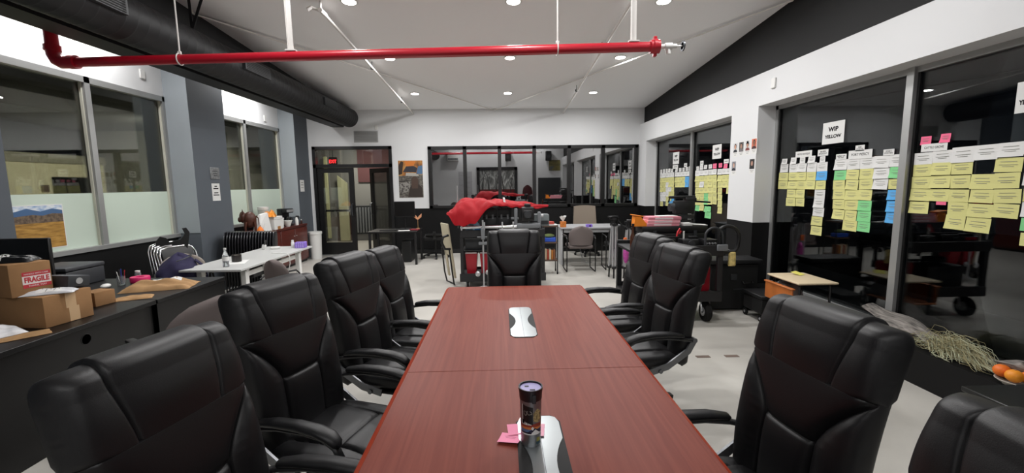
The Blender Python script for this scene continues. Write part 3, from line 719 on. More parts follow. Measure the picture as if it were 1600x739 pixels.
B1 = carton('parcel_box', (-3.222, 3.003, DZ0), (0.56, 0.30, 0.205), R(-6.6), 'large brown cardboard box with pale tape strip, lowest on the black desk')
x, y, z = 0.56, 0.30, 0.205
tp = MB(); tp.b2(x/2-0.002, x/2+0.0006, -0.005, 0.06, 0.003, z*0.5); tp.b2(x/2-0.002, x/2+0.0007, -0.02, 0.045, z*0.48, z-0.001); tp.b2(-x/2, x/2, -0.03, 0.035, z, z+0.0008)
obj('tape', tp, TAPE, B1)
B2 = carton('parcel_box', (-3.24, 2.95, DZ0+0.207), (0.30, 0.21, 0.215), R(-18), 'brown cardboard box with red and white FRAGILE sticker on top of larger box')
st = MB(); st.b2(0.1502, 0.1508, -0.045, 0.098, 0.05, 0.155); s1 = obj('sticker', st, mat('sticker_white', '#e2d9d6', 0.6), B2)
st = MB(); st.b2(0.1509, 0.1513, -0.045, 0.098, 0.128, 0.155); st.b2(0.1509, 0.1513, -0.045, 0.098, 0.05, 0.074); obj('red_band', st, mat('sticker_red', '#b8343c', 0.6), s1)
text('lettering', 'FRAGILE', 0.034, mat('sticker_red', '#b8343c', 0.6), s1, facing((0.1512, 0.0265, 0.101), 1, 0), width=0.125, rnd=0.002)
text('small_lettering', 'HANDLE WITH CARE', 0.010, mat('sticker_white', '#e2d9d6', 0.6), s1, facing((0.1516, 0.0265, 0.141), 1, 0), width=0.12)
text('small_lettering', 'THANK YOU', 0.011, mat('sticker_white', '#e2d9d6', 0.6), s1, facing((0.1516, 0.0265, 0.062), 1, 0), width=0.09)
def mailer(name, c, rz, d, m, label, h=0.03, lab=None, tilt=0.0, seed=1, amp=0.008):
    rr = random.Random(seed); ph = [rr.uniform(0, 6.3) for _ in range(6)]
    x, y = d
    def f(sgn):
        def g(u, v):
            a, b = 2*u-1, 2*v-1
            e = (max(0, 1-abs(a)**3)*max(0, 1-abs(b)**3))**0.6
            w = amp*(math.sin(a*5+ph[0]+b*2)+0.6*math.sin(b*9+ph[1]+a*4)+0.5*math.sin(a*13+ph[2]))*e
            return Vector((a*x/2*(1+0.015*math.sin(b*7+ph[3])), b*y/2*(1+0.015*math.sin(a*6+ph[4])), (h*e*(1 if sgn > 0 else 0.0) + max(w, -h*0.4*e)*(1 if sgn > 0 else 0)) + (0.0015 if sgn > 0 else 0)))
        return g
    mb = MB(); mb.grid(f(1), 26, 26); mb.grid(f(-1), 26, 26); bmesh.ops.remove_doubles(mb.bm, verts=mb.bm.verts, dist=0.0004)
    t = thing(name, label, 'parcel', c, rz)
    t.rotation_euler = (tilt, 0, rz)
    obj('bag', mb, m, t, smooth=60)
    if lab:
        lx, ly, lw, lh = lab
        g1 = f(1)
        def lf(u, v):
            p = g1(0.5+(lx+(u-0.5)*lw)/x, 0.5+(ly+(v-0.5)*lh)/y); p.z += 0.0016; return p
        l = obj('shipping_label', MB().grid(lf, 8, 8), PAPER, t)
        k = MB()
        for q in range(5):
            w_ = lw*(0.8 if q % 2 else 0.55)
            def li(u, v, q=q, w_=w_):
                p = g1(0.5+(lx-lw*0.45+u*w_)/x, 0.5+(ly+lh*(0.36-0.17*q)+v*0.005)/y); p.z += 0.0024; return p
            k.grid(li, 8, 1)
        obj('print', k, GREYINK, l)
    return t
mailer('white_mailer', (-3.04, 2.945, DZ0+0.2075), R(-62), (0.13, 0.27), POLYW, 'white printed poly mailer lying on the large box in front of the FRAGILE box', 0.022, (0.0, 0.01, 0.10, 0.12), seed=3, amp=0.005)
mailer('black_mailer', (-3.27, 2.95, DZ0+0.424), R(-70), (0.16, 0.26), mat('black_film', '#131416', 0.3, bump=0.4, bscale=20), 'black and white plastic mailer lying on top of the FRAGILE box', 0.032, (0.02, -0.06, 0.11, 0.11), seed=5)
mailer('white_mailer', (-3.10, 2.66, DZ0+0.010), R(-20), (0.18, 0.22), POLYW, 'white poly mailer at the photo edge, below the large cardboard box', 0.05, seed=8)
mailer('kraft_envelope', (-2.96, 2.68, DZ0), R(-38), (0.14, 0.24), KRAFT, 'flat brown envelope at the desk edge in front of the large box', 0.008, seed=9, amp=0.002)
carton('small_carton', (-3.155, 3.41, DZ0), (0.14, 0.15, 0.11), R(-10), 'small plain brown box just behind the large cardboard box')
mailer('kraft_envelope', (-3.03, 3.58, DZ0), R(-60), (0.15, 0.26), KRAFT, 'thin padded brown envelope between the small box and the fat kraft parcel', 0.016, seed=11, amp=0.004)
mailer('kraft_parcel', (-3.10, 3.97, DZ0), R(-72), (0.32, 0.52), KRAFT, 'fat crumpled kraft paper parcel with white shipping label on the desk', 0.06, (-0.06, 0.05, 0.14, 0.22), seed=14, amp=0.017)
# phone carton: dark box tilted, pale lid top
t = thing('phone_carton', 'flat dark grey gift carton tipped up behind the white mailer', 'box', (-3.085, 3.095, DZ0+0.2075), R(-8))
Mx = Matrix.Translation((0, 0, 0.012)) @ Matrix.Rotation(R(-9), 4, 'X')
obj('carton', MB().b2(-0.12, 0.12, -0.07, 0.07, 0.0, 0.075, .004, 2, M=Mx), DARKG, t)
obj('lid_face', MB().b2(-0.118, 0.118, -0.068, 0.068, 0.075, 0.0765, M=Mx), mat('lid_grey', '#55565f', 0.4), t)
obj('emblem', MB().lathe([(0.001, 0), (0.022, 0), (0.022, 0.0015), (0.001, 0.0015)], n=20, M=Mx @ Matrix.Translation((0.12, 0.0, 0.04)) @ Matrix.Rotation(PI/2, 4, 'Y')), STEEL, t)
# printer and monitor behind the parcels
t = thing('printer', 'dark grey office printer at the back of the black desk under the window', 'printer', (-4.12, 4.15, DZ0), R(-88))
obj('body', MB().b2(-0.2, 0.2, -0.2, 0.2, 0, 0.15, .012, 2), mat('printer_grey', '#303236', 0.5), t)
obj('lid', MB().b2(-0.205, 0.205, -0.205, 0.205, 0.155, 0.19, .01, 2), mat('printer_lid', '#3a3c40', 0.5), t)
obj('output_slot', MB().b2(0.195, 0.202, -0.15, 0.15, 0.06, 0.10), BLACKM, t)
obj('badge', MB().b2(0.2052, 0.2062, -0.03, 0.03, 0.168, 0.176), MIDG, t)
t = thing('computer_monitor', 'black monitor seen from behind the boxes at the photo edge', 'monitor', (-3.95, 3.58, DZ0), R(-88))
obj('screen', MB().box((0, 0, 0.33), (0.03, 0.62, 0.36), .006), BLACKP, t)
obj('display_face', MB().box((0.0155, 0, 0.333), (0.002, 0.60, 0.335)), mat('screen_off', '#050506', 0.2), t)
obj('stand', MB().cyl((-0.03, 0, 0.02), (-0.03, 0, 0.3), 0.02, 12).box((-0.03, 0, 0.008), (0.18, 0.24, 0.015), .004), BLACKP, t)
# pens, tape, soft white thing
t = thing('pen_cup', 'clear cup of pens and pencils on the desk behind the kraft parcel', 'cup', (-3.56, 4.10, DZ0))
obj('cup', MB().lathe([(0.001, 0.002), (0.028, 0.002), (0.032, 0.085), (0.030, 0.085), (0.027, 0.006), (0.001, 0.006)], n=18), CLEAR, t)
for i, c in enumerate(('#1c1c1f', '#b01c2a', '#2a3a8c', '#e0e0dc', '#15151a', '#3b3b40')):
    a = i*1.05; obj('pen', MB().cyl((0.012*math.cos(a), 0.012*math.sin(a), 0.008), (0.034*math.cos(a), 0.034*math.sin(a), 0.125+0.012*(i % 3)), 0.004, 8), mat('pen_%s' % ('black', 'red', 'blue', 'white', 'ink', 'slate')[i], c, 0.4), t)
solo('tape_roll', MB().lathe([(0.035, 0), (0.075, 0), (0.078, 0.004), (0.078, 0.045), (0.075, 0.05), (0.035, 0.05), (0.035, 0)], n=28), mat('hot_pink', '#d8276c', 0.4), 'hot pink tape roll lying on the desk beside the pen cup', 'tape', (-3.50, 4.24, DZ0))
solo('computer_mouse', MB().ball((0, 0, 0.02), (0.035, 0.055, 0.02), 16, 10), WHITEP, 'small white rounded mouse on the desk beside the pen cup', 'mouse', (-3.60, 3.98, DZ0), R(20))
t = thing('glass_jar', 'small clear jar behind the pink tape roll on the desk', 'jar', (-3.60, 4.34, DZ0))
obj('glass', MB().lathe([(0.001, 0.002), (0.024, 0.002), (0.026, 0.06), (0.02, 0.075), (0.018, 0.075), (0.022, 0.058), (0.021, 0.006), (0.001, 0.006)], n=16), CLEAR, t)
obj('lid', MB().lathe([(0.001, 0.075), (0.021, 0.075), (0.021, 0.09), (0.001, 0.09)], n=16), WHITEP, t)
# ---------- folded chairs leaning on the wall under the window ----------
def folded_chair(c, lean, yaw, label, m=CHROME):
    t = thing('folding_chair', label, 'chair', c, yaw, 'folded chrome chairs by the window')
    L_ = Matrix.Rotation(lean, 4, 'Y')
    fr = MB()
    pts = [(0, -0.20, 0.02), (0, -0.21, 0.55), (0, -0.21, 0.86), (0, -0.18, 0.93), (0, -0.10, 0.955), (0, 0.10, 0.955), (0, 0.18, 0.93), (0, 0.21, 0.86), (0, 0.21, 0.55), (0, 0.20, 0.02)]
    fr.tube([L_ @ Vector(p) for p in pts], 0.0125, 10)
    obj('front_frame', fr, m, t)
    r = MB()
    for s in (-1, 1): r.tube([L_ @ Vector((0.035, s*0.185, 0.0+0.02)), L_ @ Vector((0.035, s*0.185, 0.62))], 0.0115, 8)
    r.tube([L_ @ Vector((0.035, -0.185, 0.06)), L_ @ Vector((0.035, 0.185, 0.06))], 0.009, 8)
    obj('rear_legs', r, m, t)
    obj('backrest', MB().b2(-0.008, 0.010, -0.185, 0.185, 0.72, 0.94, .006, 2, M=L_), BLACKP, t)
    obj('seat', MB().b2(0.012, 0.040, -0.175, 0.175, 0.22, 0.62, .01, 2, M=L_), BLACKP, t)
    return t
for i in range(5):
    folded_chair((-4.22+i*0.085, 5.66-i*0.04, 0), R(-8-2.4*i), R(-24), 'folded chrome and black chair leaning under the wide window, %s of five from the wall' % ('first', 'second', 'third', 'fourth', 'fifth')[i])
t = thing('cloth_hat', 'black pointed bag hung over the tops of the folded chrome chairs', 'bag', (-4.22, 5.62, 0.955), R(40))
obj('body', MB().prism([(-.15, -.16), (.17, -.16), (.20, .0), (.215, .09), (.185, .15), (.14, .145), (.165, .07), (.11, .0), (.0, -.02), (-.03, .035), (-.09, .055), (-.135, .0)], -0.02, 0.02, Matrix.Translation((0, 0, 0.03)) @ Matrix.Rotation(PI/2, 4, 'X')), BLACKM, t)
# chair with a navy jacket and backpack
def desk_chair(name, loc, rz, m, label, arms=True, group=None, w=0.23, bh=0.36):
    t = thing(name, label, 'chair', loc, rz, group)
    b = MB(); rows = []
    for j in range(13):
        v = j/12; z = 0.50+bh*v; hwd = w*(0.90+0.10*math.sin(PI*min(v*1.2, 1)))*math.sqrt(max(0.02, 1-max(0, (v-0.55)/0.45)**2.6)); hwd = max(hwd, 0.03)
        y = 0.22+0.05*v; rows.append([Vector((hwd*math.cos(2*PI*k/24), y+0.03*math.sin(2*PI*k/24)+0.05*abs(math.cos(2*PI*k/24))**2*-0.6, z)) for k in range(24)])
    obj('backrest', b.ring_loft(rows), m, t, smooth=60)
    obj('seat', MB().b2(-w, w, -0.23, 0.22, 0.43, 0.50, .03, 3), m, t)
    f = MB()
    for s in (-1, 1):
        x = s*(w+0.035)
        f.tube([(x, 0.24, 0.008), (x, -0.20, 0.008), (x, -0.235, 0.03), (x, -0.24, 0.60), (x, -0.20, 0.645), (x, 0.20, 0.645), (x, 0.245, 0.62), (x*0.93, 0.26, 0.50)], 0.011, 8)
        f.tube([(x, 0.24, 0.008), (x, 0.25, 0.03), (x, 0.245, 0.62)], 0.011, 8); f.tube([(x, -0.1, 0.42), (-x*0.0, -0.1, 0.42)], 0.010, 8)
    fr = obj('tube_frame', f, BLACKP, t)
    if arms:
        for s in (-1, 1): obj('arm_pad', MB().b2(s*(w+0.035)-0.025, s*(w+0.035)+0.025, -0.19, 0.17, 0.645, 0.672, .01, 2), BLACKP, fr)
    return t
desk_chair('guest_chair', (-2.08, 3.06, 0), R(-122), TAUPE, 'taupe fabric guest chair with round back, half hidden beside the black desk', w=0.36, bh=0.43)
desk_chair('guest_chair', (-2.35, 4.95, 0), R(150), TAUPE, 'taupe guest chair tucked at the white table, only the top of its back visible', arms=False)
desk_chair('guest_chair', (-3.70, 5.10, 0), R(37), mat('pale_seat', '#9a9188', 0.8), 'pale seated chair behind the white table with navy backpack on it', arms=False)
t = thing('backpack', 'crumpled navy blue backpack slumped on a chair by the folded chairs', 'bag', (-3.72, 5.06, 0.505), R(25))
def bagf(u, v):
    a = 2*PI*u; h = v
    r = (1-abs(2*h-0.7)**2.2*0.30)*math.sqrt(max(0.0, 1-max(0, (h-0.45)/0.55)**2.3))
    w = 1+0.09*math.sin(3*a+h*7)+0.05*math.sin(7*a-h*11)
    return Vector((0.19*r*w*math.cos(a), 0.29*r*w*math.sin(a), 0.39*h+0.02*math.sin(2*a)*h))
b = MB().grid(bagf, 40, 22); bmesh.ops.remove_doubles(b.bm, verts=b.bm.verts, dist=0.0008)
obj('body', b, BLUECL, t, smooth=70)
obj('strap', MB().bar([(0.15, 0.05, 0.30), (0.23, 0.10, 0.20), (0.24, 0.14, 0.08), (0.19, 0.2, 0.03)], 0.05, 0.012, (1, 0, 0.3)), BLUECL, t)
obj('zip', MB().tube([(0.10*math.cos(a)+0.02, 0.21*math.sin(a), 0.33+0.03*math.cos(a)) for a in [PI*k/12-PI/2 for k in range(13)]], 0.006, 6), DARKG, t)
# ---------- white sit-stand table ----------
t = thing('white_table', 'long white rectangular table with pale metal legs behind the leather chairs', 'table', (-3.235, 5.77, 0))
obj('tabletop', MB().b2(-0.345, 0.345, -0.93, 0.93, 0.715, 0.74, .004), WTOP, t)
for sy in (-0.72, 0.62):
    for sx in (-0.24, 0.26): obj('leg', MB().b2(sx-0.03, sx+0.03, sy-0.035, sy+0.035, 0.02, 0.70, .004), WHITEP, t)
    obj('foot_bar', MB().b2(-0.32, 0.32, sy-0.035, sy+0.035, 0.0, 0.03, .006), WHITEP, t)
    obj('top_bar', MB().b2(-0.28, 0.30, sy-0.03, sy+0.03, 0.68, 0.715, .004), WHITEP, t)
obj('crossbar', MB().b2(0.20, 0.24, -0.7, 0.6, 0.60, 0.66, .004), WHITEP, t)
s = thing('cable_tray', 'black cable bundle and power box hung under the white table', 'cable tray', (-3.06, 5.62, 0.50))
obj('tray', MB().b2(-0.06, 0.06, -0.35, 0.35, 0.05, 0.21, .01), BLACKM, s)
obj('adapter', MB().b2(0.061, 0.10, -0.15, -0.07, 0.10, 0.20, .006), WHITEP, s)
obj('cable', MB().tube([(0.08, -0.11, 0.10), (0.10, -0.12, -0.05), (0.09, -0.10, -0.25), (0.05, -0.05, -0.42), (0.0, 0.05, -0.485)], 0.006, 6).tube([(0.03, 0.2, 0.06), (0.05, 0.15, -0.15), (0.0, 0.2, -0.40), (0, 0.3, -0.488)], 0.007, 6), BLACKP, s)
solo('white_cable', MB().tube([(-0.10, 0.10, 0.004), (0.06, 0.04, 0.005), (0.16, -0.01, 0.006), (0.20, -0.03, -0.02), (0.21, -0.04, -0.12), (0.18, -0.03, -0.22)], 0.005, 8), WHITEP, 'white cable looping over the edge of the white table', 'cable', (-3.06, 5.92, 0.74))
t = thing('water_bottle', 'clear plastic water bottle on the near corner of the white table', 'bottle', (-3.16, 5.02, 0.7405))
obj('bottle', MB().lathe([(0.001, 0), (0.030, 0), (0.033, 0.01), (0.031, 0.05), (0.033, 0.06), (0.033, 0.12), (0.031, 0.13), (0.022, 0.165), (0.013, 0.18), (0.013, 0.20), (0.001, 0.2)], n=20), CLEAR, t)
obj('cap', MB().lathe([(0.001, 0.20), (0.015, 0.20), (0.015, 0.218), (0.001, 0.218)], n=16), WHITEP, t)
obj('label', MB().lathe([(0.0335, 0.07), (0.0342, 0.07), (0.0342, 0.12), (0.0335, 0.12), (0.0335, 0.07)], n=20), PAPER, t)
t = thing('black_candle', 'black jar candle with pale top on the white table papers', 'candle', (-3.24, 5.36, 0.743))
obj('jar', MB().lathe([(0.001, 0), (0.05, 0), (0.054, 0.01), (0.054, 0.085), (0.048, 0.085), (0.048, 0.07), (0.001, 0.07)], n=24), mat('candle_brown', '#1d1716', 0.35), t)
obj('wax', MB().lathe([(0.001, 0.071), (0.047, 0.071), (0.047, 0.075), (0.001, 0.075)], n=24), mat('wax', '#c9c2b4', 0.6), t)
solo('paper_sheet', MB().b2(-0.11, 0.11, -0.15, 0.15, 0, 0.0015), PAPER, 'white sheet of paper under the black candle on the white table', 'paper', (-3.22, 5.32, 0.7405), R(20))
t = thing('pump_bottle', 'small white bottle standing near the far end of the white table by the lilac box', 'bottle', (-3.10, 6.52, 0.7405))
obj('bottle', MB().lathe([(0.001, 0), (0.022, 0), (0.024, 0.01), (0.024, 0.075), (0.016, 0.09), (0.001, 0.09)], n=16), WHITEP, t)
obj('cap', MB().lathe([(0.001, 0.09), (0.017, 0.09), (0.017, 0.115), (0.001, 0.115)], n=14), WHITEP, t)
def tissue(name, loc, rz, m, label, d=(0.115, 0.06, 0.08), tuft=True):
    t = thing(name, label, 'tissue box', loc, rz)
    obj('carton', MB().b2(-d[0], d[0], -d[1], d[1], 0, d[2], .004), m, t)
    if tuft:
        def tf(u, v):
            a = 2*PI*u; r = 0.012+0.045*v*(1+0.35*math.sin(3*a)+0.2*math.sin(5*a+1)); return Vector((r*math.cos(a), 0.6*r*math.sin(a), d[2]+0.10*v+0.015*math.sin(2*a)*v))
        obj('tissue', MB().grid(tf, 24, 6), PAPER, t)
    else: obj('slot', MB().b2(-0.05, 0.05, -0.012, 0.012, d[2], d[2]+0.001), BLACKM, t)
    return t
t = tissue('tissue_box', (-2.98, 6.52, 0.7405), R(10), PURPLE, 'lilac patterned tissue box at the far end of the white table', (0.07, 0.06, 0.085), False)
pm = MB()
for i in range(4):
    for j in range(3): pm.b2(-0.0705+0.0, -0.0702, -0.05+i*0.027, -0.034+i*0.027, 0.012+j*0.025, 0.026+j*0.025)
    for j in range(3): pm.b2(-0.058+i*0.03, -0.040+i*0.03, -0.0606, -0.0602, 0.012+j*0.025, 0.026+j*0.025)
obj('pattern', pm, mat('lilac_pale', '#b9a6e6', 0.6), t)
t = thing('adapter_stand', 'small white tilted holder with black phone on the white table', 'phone stand', (-3.46, 6.40, 0.7405))
obj('stand', MB().box((0, 0, 0.035), (0.05, 0.04, 0.07), .006, rot=RY(0.3)), WHITEP, t); obj('phone', MB().box((0.02, 0, 0.10), (0.012, 0.05, 0.07), .004, rot=RY(0.3)), BLACKP, t)
solo('white_case', MB().b2(-0.06, 0.06, -0.05, 0.05, 0, 0.03, .008, 2), WHITEP, 'small flat white case next to the phone holder on the white table', 'case', (-3.32, 6.44, 0.7405), R(25))
# ---------- credenza in the second bay and what stands on it ----------
t = thing('credenza', 'dark mahogany credenza under the second window', 'cabinet', (-4.325, 8.62, 0))
obj('carcass', MB().b2(-0.43, 0.0, -1.22, 1.15, 0.05, 0.79, .003), MAHOGD, t)
obj('cabinet_top', MB().b2(-0.44, 0.03, -1.235, 1.165, 0.79, 0.83, .006, 2), MAHOGD, t)
obj('plinth', MB().b2(-0.40, -0.02, -1.2, 1.15, 0.0, 0.05), BLACKM, t)
for i in range(4):
    y = -1.20+i*0.59; dd = obj('door', MB().b2(0.0, 0.018, y+0.008, y+0.582, 0.08, 0.77, .004), MAHOGD, t)
    obj('handle', MB().cyl((0.018, y+0.05 if i % 2 else y+0.54, 0.62), (0.036, y+0.05 if i % 2 else y+0.54, 0.62), 0.010, 10), STEEL, dd)
# row of folded black chairs hung in line before the credenza
nf = thing('folded_chair', 'black folded chair in the row standing against the credenza, backs to the room', 'chair', (-4.33, 6.93, 0), R(108), 'row of folded black chairs')
rr_ = []
for j in range(9):
    v = j/8; z = 0.46+0.49*v; hh = 0.20*math.sqrt(max(0.35, 1-max(0, (v-0.55)/0.45)**3.0))
    rr_.append([Vector((hh*max(-1, min(1, 1.15*math.cos(2*PI*k/18))), 0.016*math.sin(2*PI*k/18)-0.02*v, z)) for k in range(18)])
obj('backrest', MB().ring_loft(rr_), mat('rib_black', '#232327', 0.32), nf, smooth=60)
obj('seat', MB().box((0, -0.006, 0.27), (0.36, 0.022, 0.34), .01, 2), BLACKP, nf)
lg = MB()
for s in (-1, 1): lg.tube([(s*0.185, 0, 0.005), (s*0.19, 0, 0.45)], 0.010, 8)
lg.tube([(-0.185, 0, 0.02), (0.185, 0, 0.02)], 0.009, 8)
obj('legs', lg, BLACKP, nf)
ords = 'first second third fourth fifth sixth seventh eighth ninth tenth eleventh twelfth thirteenth fourteenth fifteenth sixteenth seventeenth eighteenth'.split()
nf['label'] = 'black folded chair in the row leaning out from the grey pier, first in line'
for i in range(1, 18): dup(nf, (-4.33+i*0.044, 6.93, 0), R(108), 'black folded chair in the row leaning out from the grey pier, %s in line' % ords[i])
CZ = 0.8305
# carved bull-like figure
t = thing('carved_animal', 'dark brown carved animal figure with pointed ears at the pier end of the credenza', 'figurine', (-4.46, 7.86, CZ), R(-60)); t.scale = (.9, .62, 1.2)
b = MB(); b.ball((0, 0, 0.20), (0.105, 0.17, 0.12), 18, 12); b.ball((0, -0.17, 0.24), (0.075, 0.09, 0.085), 14, 10); b.ball((0, -0.245, 0.205), (0.04, 0.05, 0.04), 12, 8)
for sx in (-1, 1):
    for sy in (-1, 1): b.tube([(sx*0.07, sy*0.11, 0.17), (sx*0.085, sy*0.13, 0.08), (sx*0.08, sy*0.12, 0.0)], [0.05, 0.03, 0.028], 10)
    b.tube([(sx*0.045, -0.16, 0.29), (sx*0.075, -0.17, 0.355)], [0.03, 0.004], 8)
b.tube([(0, 0.16, 0.25), (0, 0.21, 0.22), (0, 0.22, 0.12)], [0.018, 0.012, 0.010], 8)
obj('body', b, mat('carved_brown', '#4a2416', 0.45, bump=0.5, bscale=40), t, smooth=70)
t = thing('gourd', 'small orange and cream gourd at the feet of the carved animal', 'gourd', (-4.29, 7.86, CZ))
obj('flesh', MB().lathe([(0.001, 0.0), (0.04, 0.004), (0.058, 0.035), (0.045, 0.07), (0.03, 0.095), (0.012, 0.115), (0.001, 0.116)], n=20), ORANGE, t); obj('stem', MB().cyl((0, 0, 0.112), (0.006, 0, 0.14), 0.007, 8), KRAFT, t)
mailer('paper_napkin', (-4.37, 7.62, CZ), R(15), (0.12, 0.22), PAPER, 'crumpled white napkin lying next to the carved animal', 0.02, seed=21)
# white paper bag
t = thing('paper_bag', 'tall white folded paper bag on the credenza beside the carved animal', 'bag', (-4.38, 8.10, CZ), R(-8))
b = MB(); b.ring_loft([[Vector(p) for p in r] for r in ([(-.06, -.18, 0), (.07, -.18, 0), (.07, .16, 0), (-.06, .16, 0)], [(-.055, -.13, .15), (.06, -.14, .14), (.055, .14, .15), (-.05, .14, .16)], [(-.02, -.05, .32), (.02, -.06, .31), (.03, .13, .34), (-.02, .13, .34)])])
obj('bag', b, PAPER, t, smooth=0); obj('fold', MB().bar([(0.072, -0.12, 0.01), (0.063, -0.02, 0.13), (0.028, 0.02, 0.25)], 0.004, 0.004), mat('paper_shade', '#c4c4c2', 0.8), t)
t = thing('white_carton', 'white bakery carton with small food labels on the credenza', 'box', (-4.38, 8.50, CZ))
obj('carton', MB().b2(-.11, .10, -.16, .16, 0, .25, .004), PAPER, t); obj('food_label', MB().b2(.1005, .102, -.05, .06, 0.0, .06), mat('snack_tan', '#a8743f', 0.6), t); obj('lid_line', MB().b2(.1002, .1012, -.16, .16, .19, .195), GREYINK, t)
mailer('snack_bag', (-4.38, 8.40, CZ+0.252), R(20), (0.20, 0.30), mat('orange_film', '#e08a1e', 0.3, bump=0.5, bscale=24, var=0.5, vscale=14), 'crumpled orange snack bag on top of the white bakery carton', 0.10, seed=23, amp=0.02)
t = thing('plastic_tub', 'clear lidded tub behind the orange snack bag on the credenza', 'tub', (-4.61, 8.60, CZ))
obj('tub', MB().lathe([(0.001, 0), (.09, 0), (.095, .38), (.001, .38)], n=24), mat('tub_white', '#b9bdb9', 0.4), t); obj('lid', MB().lathe([(0.001, .38), (.10, .38), (.10, .43), (.001, .435)], n=24), WHITEP, t)
t = thing('paper_cup', 'tall white cup stack beside the white carton on the credenza', 'cup', (-4.37, 8.80, CZ)); obj('cup', MB().lathe([(0.001, 0), (.032, 0), (.042, .19), (.001, .19)], n=18), PAPER, t); obj('rim', MB().lathe([(.041, .185), (.046, .188), (.046, .196), (.041, .199), (.041, .185)], n=18), PAPER, t)
t = thing('coffee_maker', 'black coffee maker with steel trim on the credenza', 'coffee maker', (-4.52, 9.25, CZ), R(-15))
obj('body', MB().b2(-.10, .02, -.11, .11, 0, .36, .015, 2).b2(.02, .14, -.10, .10, .27, .36, .015, 2).b2(.02, .13, -.10, .10, 0, .03, .006), BLACKP, t)
obj('carafe', MB().lathe([(.001, .03), (.05, .03), (.065, .07), (.06, .15), (.045, .19), (.001, .19)], (0.085, 0, 0), 20), mat('carafe_dark', '#0c0c0e', 0.1), t)
obj('carafe_handle', MB().tube([(0.14, 0, .17), (.18, 0, .16), (.185, 0, .09), (.14, 0, .08)], .009, 8), BLACKP, t); obj('trim_band', MB().b2(.141, .144, -.10, .10, .29, .34), STEEL, t)
t = thing('white_bowl', 'white footed bowl before the coffee maker on the credenza', 'bowl', (-4.36, 9.02, CZ)); obj('bowl', MB().lathe([(0.001, 0), (.04, 0), (.045, .01), (.085, .12), (.08, .12), (.04, .02), (.001, .018)], n=24), WHITEP, t); obj('rim', MB().lathe([(.08, .118), (.088, .118), (.088, .126), (.08, .126), (.08, .118)], n=24), WHITEP, t)
t = thing('spray_bottle', 'white spray bottle beside the coffee maker on the credenza', 'bottle', (-4.34, 9.38, CZ)); obj('bottle', MB().lathe([(0.001, 0), (.032, 0), (.034, .13), (.014, .17), (.001, .17)], n=16), WHITEP, t); obj('trigger', MB().b2(-.015, .05, -.012, .012, .17, .20, .004).b2(.03, .04, -.008, .008, .12, .17), BLACKP, t)
for i, (y, lab) in enumerate(((9.52, 'small dark bottle near the far end of the credenza'), (9.68, 'small clear-capped bottle at the far end of the credenza'))):
    t = thing('small_bottle', lab, 'bottle', (-4.38, y, CZ)); obj('bottle', MB().lathe([(0.001, 0), (.022, 0), (.022, .06), (.010, .08), (.001, .08)], n=14), mat('umber_glass', '#3a211a', 0.2), t); obj('cap', MB().lathe([(.001, .08), (.012, .08), (.012, .10), (.001, .10)], n=12), WHITEP if i else BLACKP, t)
t = thing('waste_bin', 'white round plastic waste bin at the end of the credenza beside the doors', 'bin', (-4.225, 9.98, 0))
obj('tub', MB().lathe([(0.001, 0), (.115, 0), (.135, .58), (.128, .58), (.11, .01), (.001, .01)], n=28), WHITEP, t); obj('rim', MB().lathe([(.128, .57), (.148, .57), (.148, .62), (.128, .62), (.128, .57)], n=28), WHITEP, t)
# notices on the piers, landscape print on the film
t = thing('wall_plaque', 'grey mottled plaque above a paper notice on the grey pier', 'plaque', (XL, 6.99, 1.865)); obj('plate', MB().b2(0, .012, -.11, .11, -.09, .09, .006), mat('plaque_grey', '#77797a', 0.6, var=0.4, vscale=30), t)
for i in range(3): obj('lettering_line', MB().b2(.012, .013, -.06+.01*i, .06-.01*i, .03-.035*i, .04-.035*i), DARKG, t)
t = thing('paper_notice', 'white paper notice below the mottled plaque on the grey pier', 'notice', (XL, 6.99, 1.575)); obj('sheet', MB().b2(0, .002, -.095, .095, -.135, .135), PAPER, t)
for i, (a, z) in enumerate(((.03, .09), (.06, .055), (.05, -.01), (.07, -.045))): obj('print_line', MB().b2(.002, .0026, -a, a, z-.008, z+.008), INK, t)
t = thing('paper_notice', 'small white paper notice on the far grey pier beside the white end wall', 'notice', (XL, 10.0, 1.66)); obj('sheet', MB().b2(0, .002, -.10, .10, -.13, .13), PAPER, t)
for i, (a, z) in enumerate(((.05, .07), (.06, .02), (.06, -.04))): obj('print_line', MB().b2(.002, .0026, -a, a, z-.007, z+.007), GREYINK, t)
t = thing('landscape_print', 'unframed print of ochre field, scrub and blue hills on the frosted glass', 'picture', (XLW-0.046, 4.52, 1.255)); y0, y1 = -.42, .42
LX = 0.003
obj('sheet', MB().b2(0, LX, y0, y1, -.235, .235), PAPER, t)
def band(name, pts, m, dx): 
    obj(name, MB().prism(pts, LX, LX+dx, Matrix(((0, 0, 1, 0), (1, 0, 0, 0), (0, 1, 0, 0), (0, 0, 0, 1)))), m, t)
band('sky', [(-.41, .11), (.41, .11), (.41, .225), (-.41, .225)], ramp_mat('print_sky', [(0.35, '#7f9fc8'), (0.5, '#b9c8da'), (0.65, '#dfe3e6')], 'NOISE', (1, 4, 9), 3), .0005)
band('hills', [(-.41, .10), (.41, .10), (.41, .17), (.30, .19), (.18, .165), (.05, .20), (-.1, .165), (-.25, .18), (-.41, .16)], mat('print_hills', '#44648c', 0.7), .0008)
band('scrub', [(-.41, .03), (.41, .02), (.41, .13), (.3, .14), (.2, .12), (.1, .135), (-.1, .12), (-.3, .135), (-.41, .12)], ramp_mat('print_scrub', [(0.35, '#4b3d33'), (0.6, '#77644f')], 'NOISE', (1, 1, 1), 30), .0011)
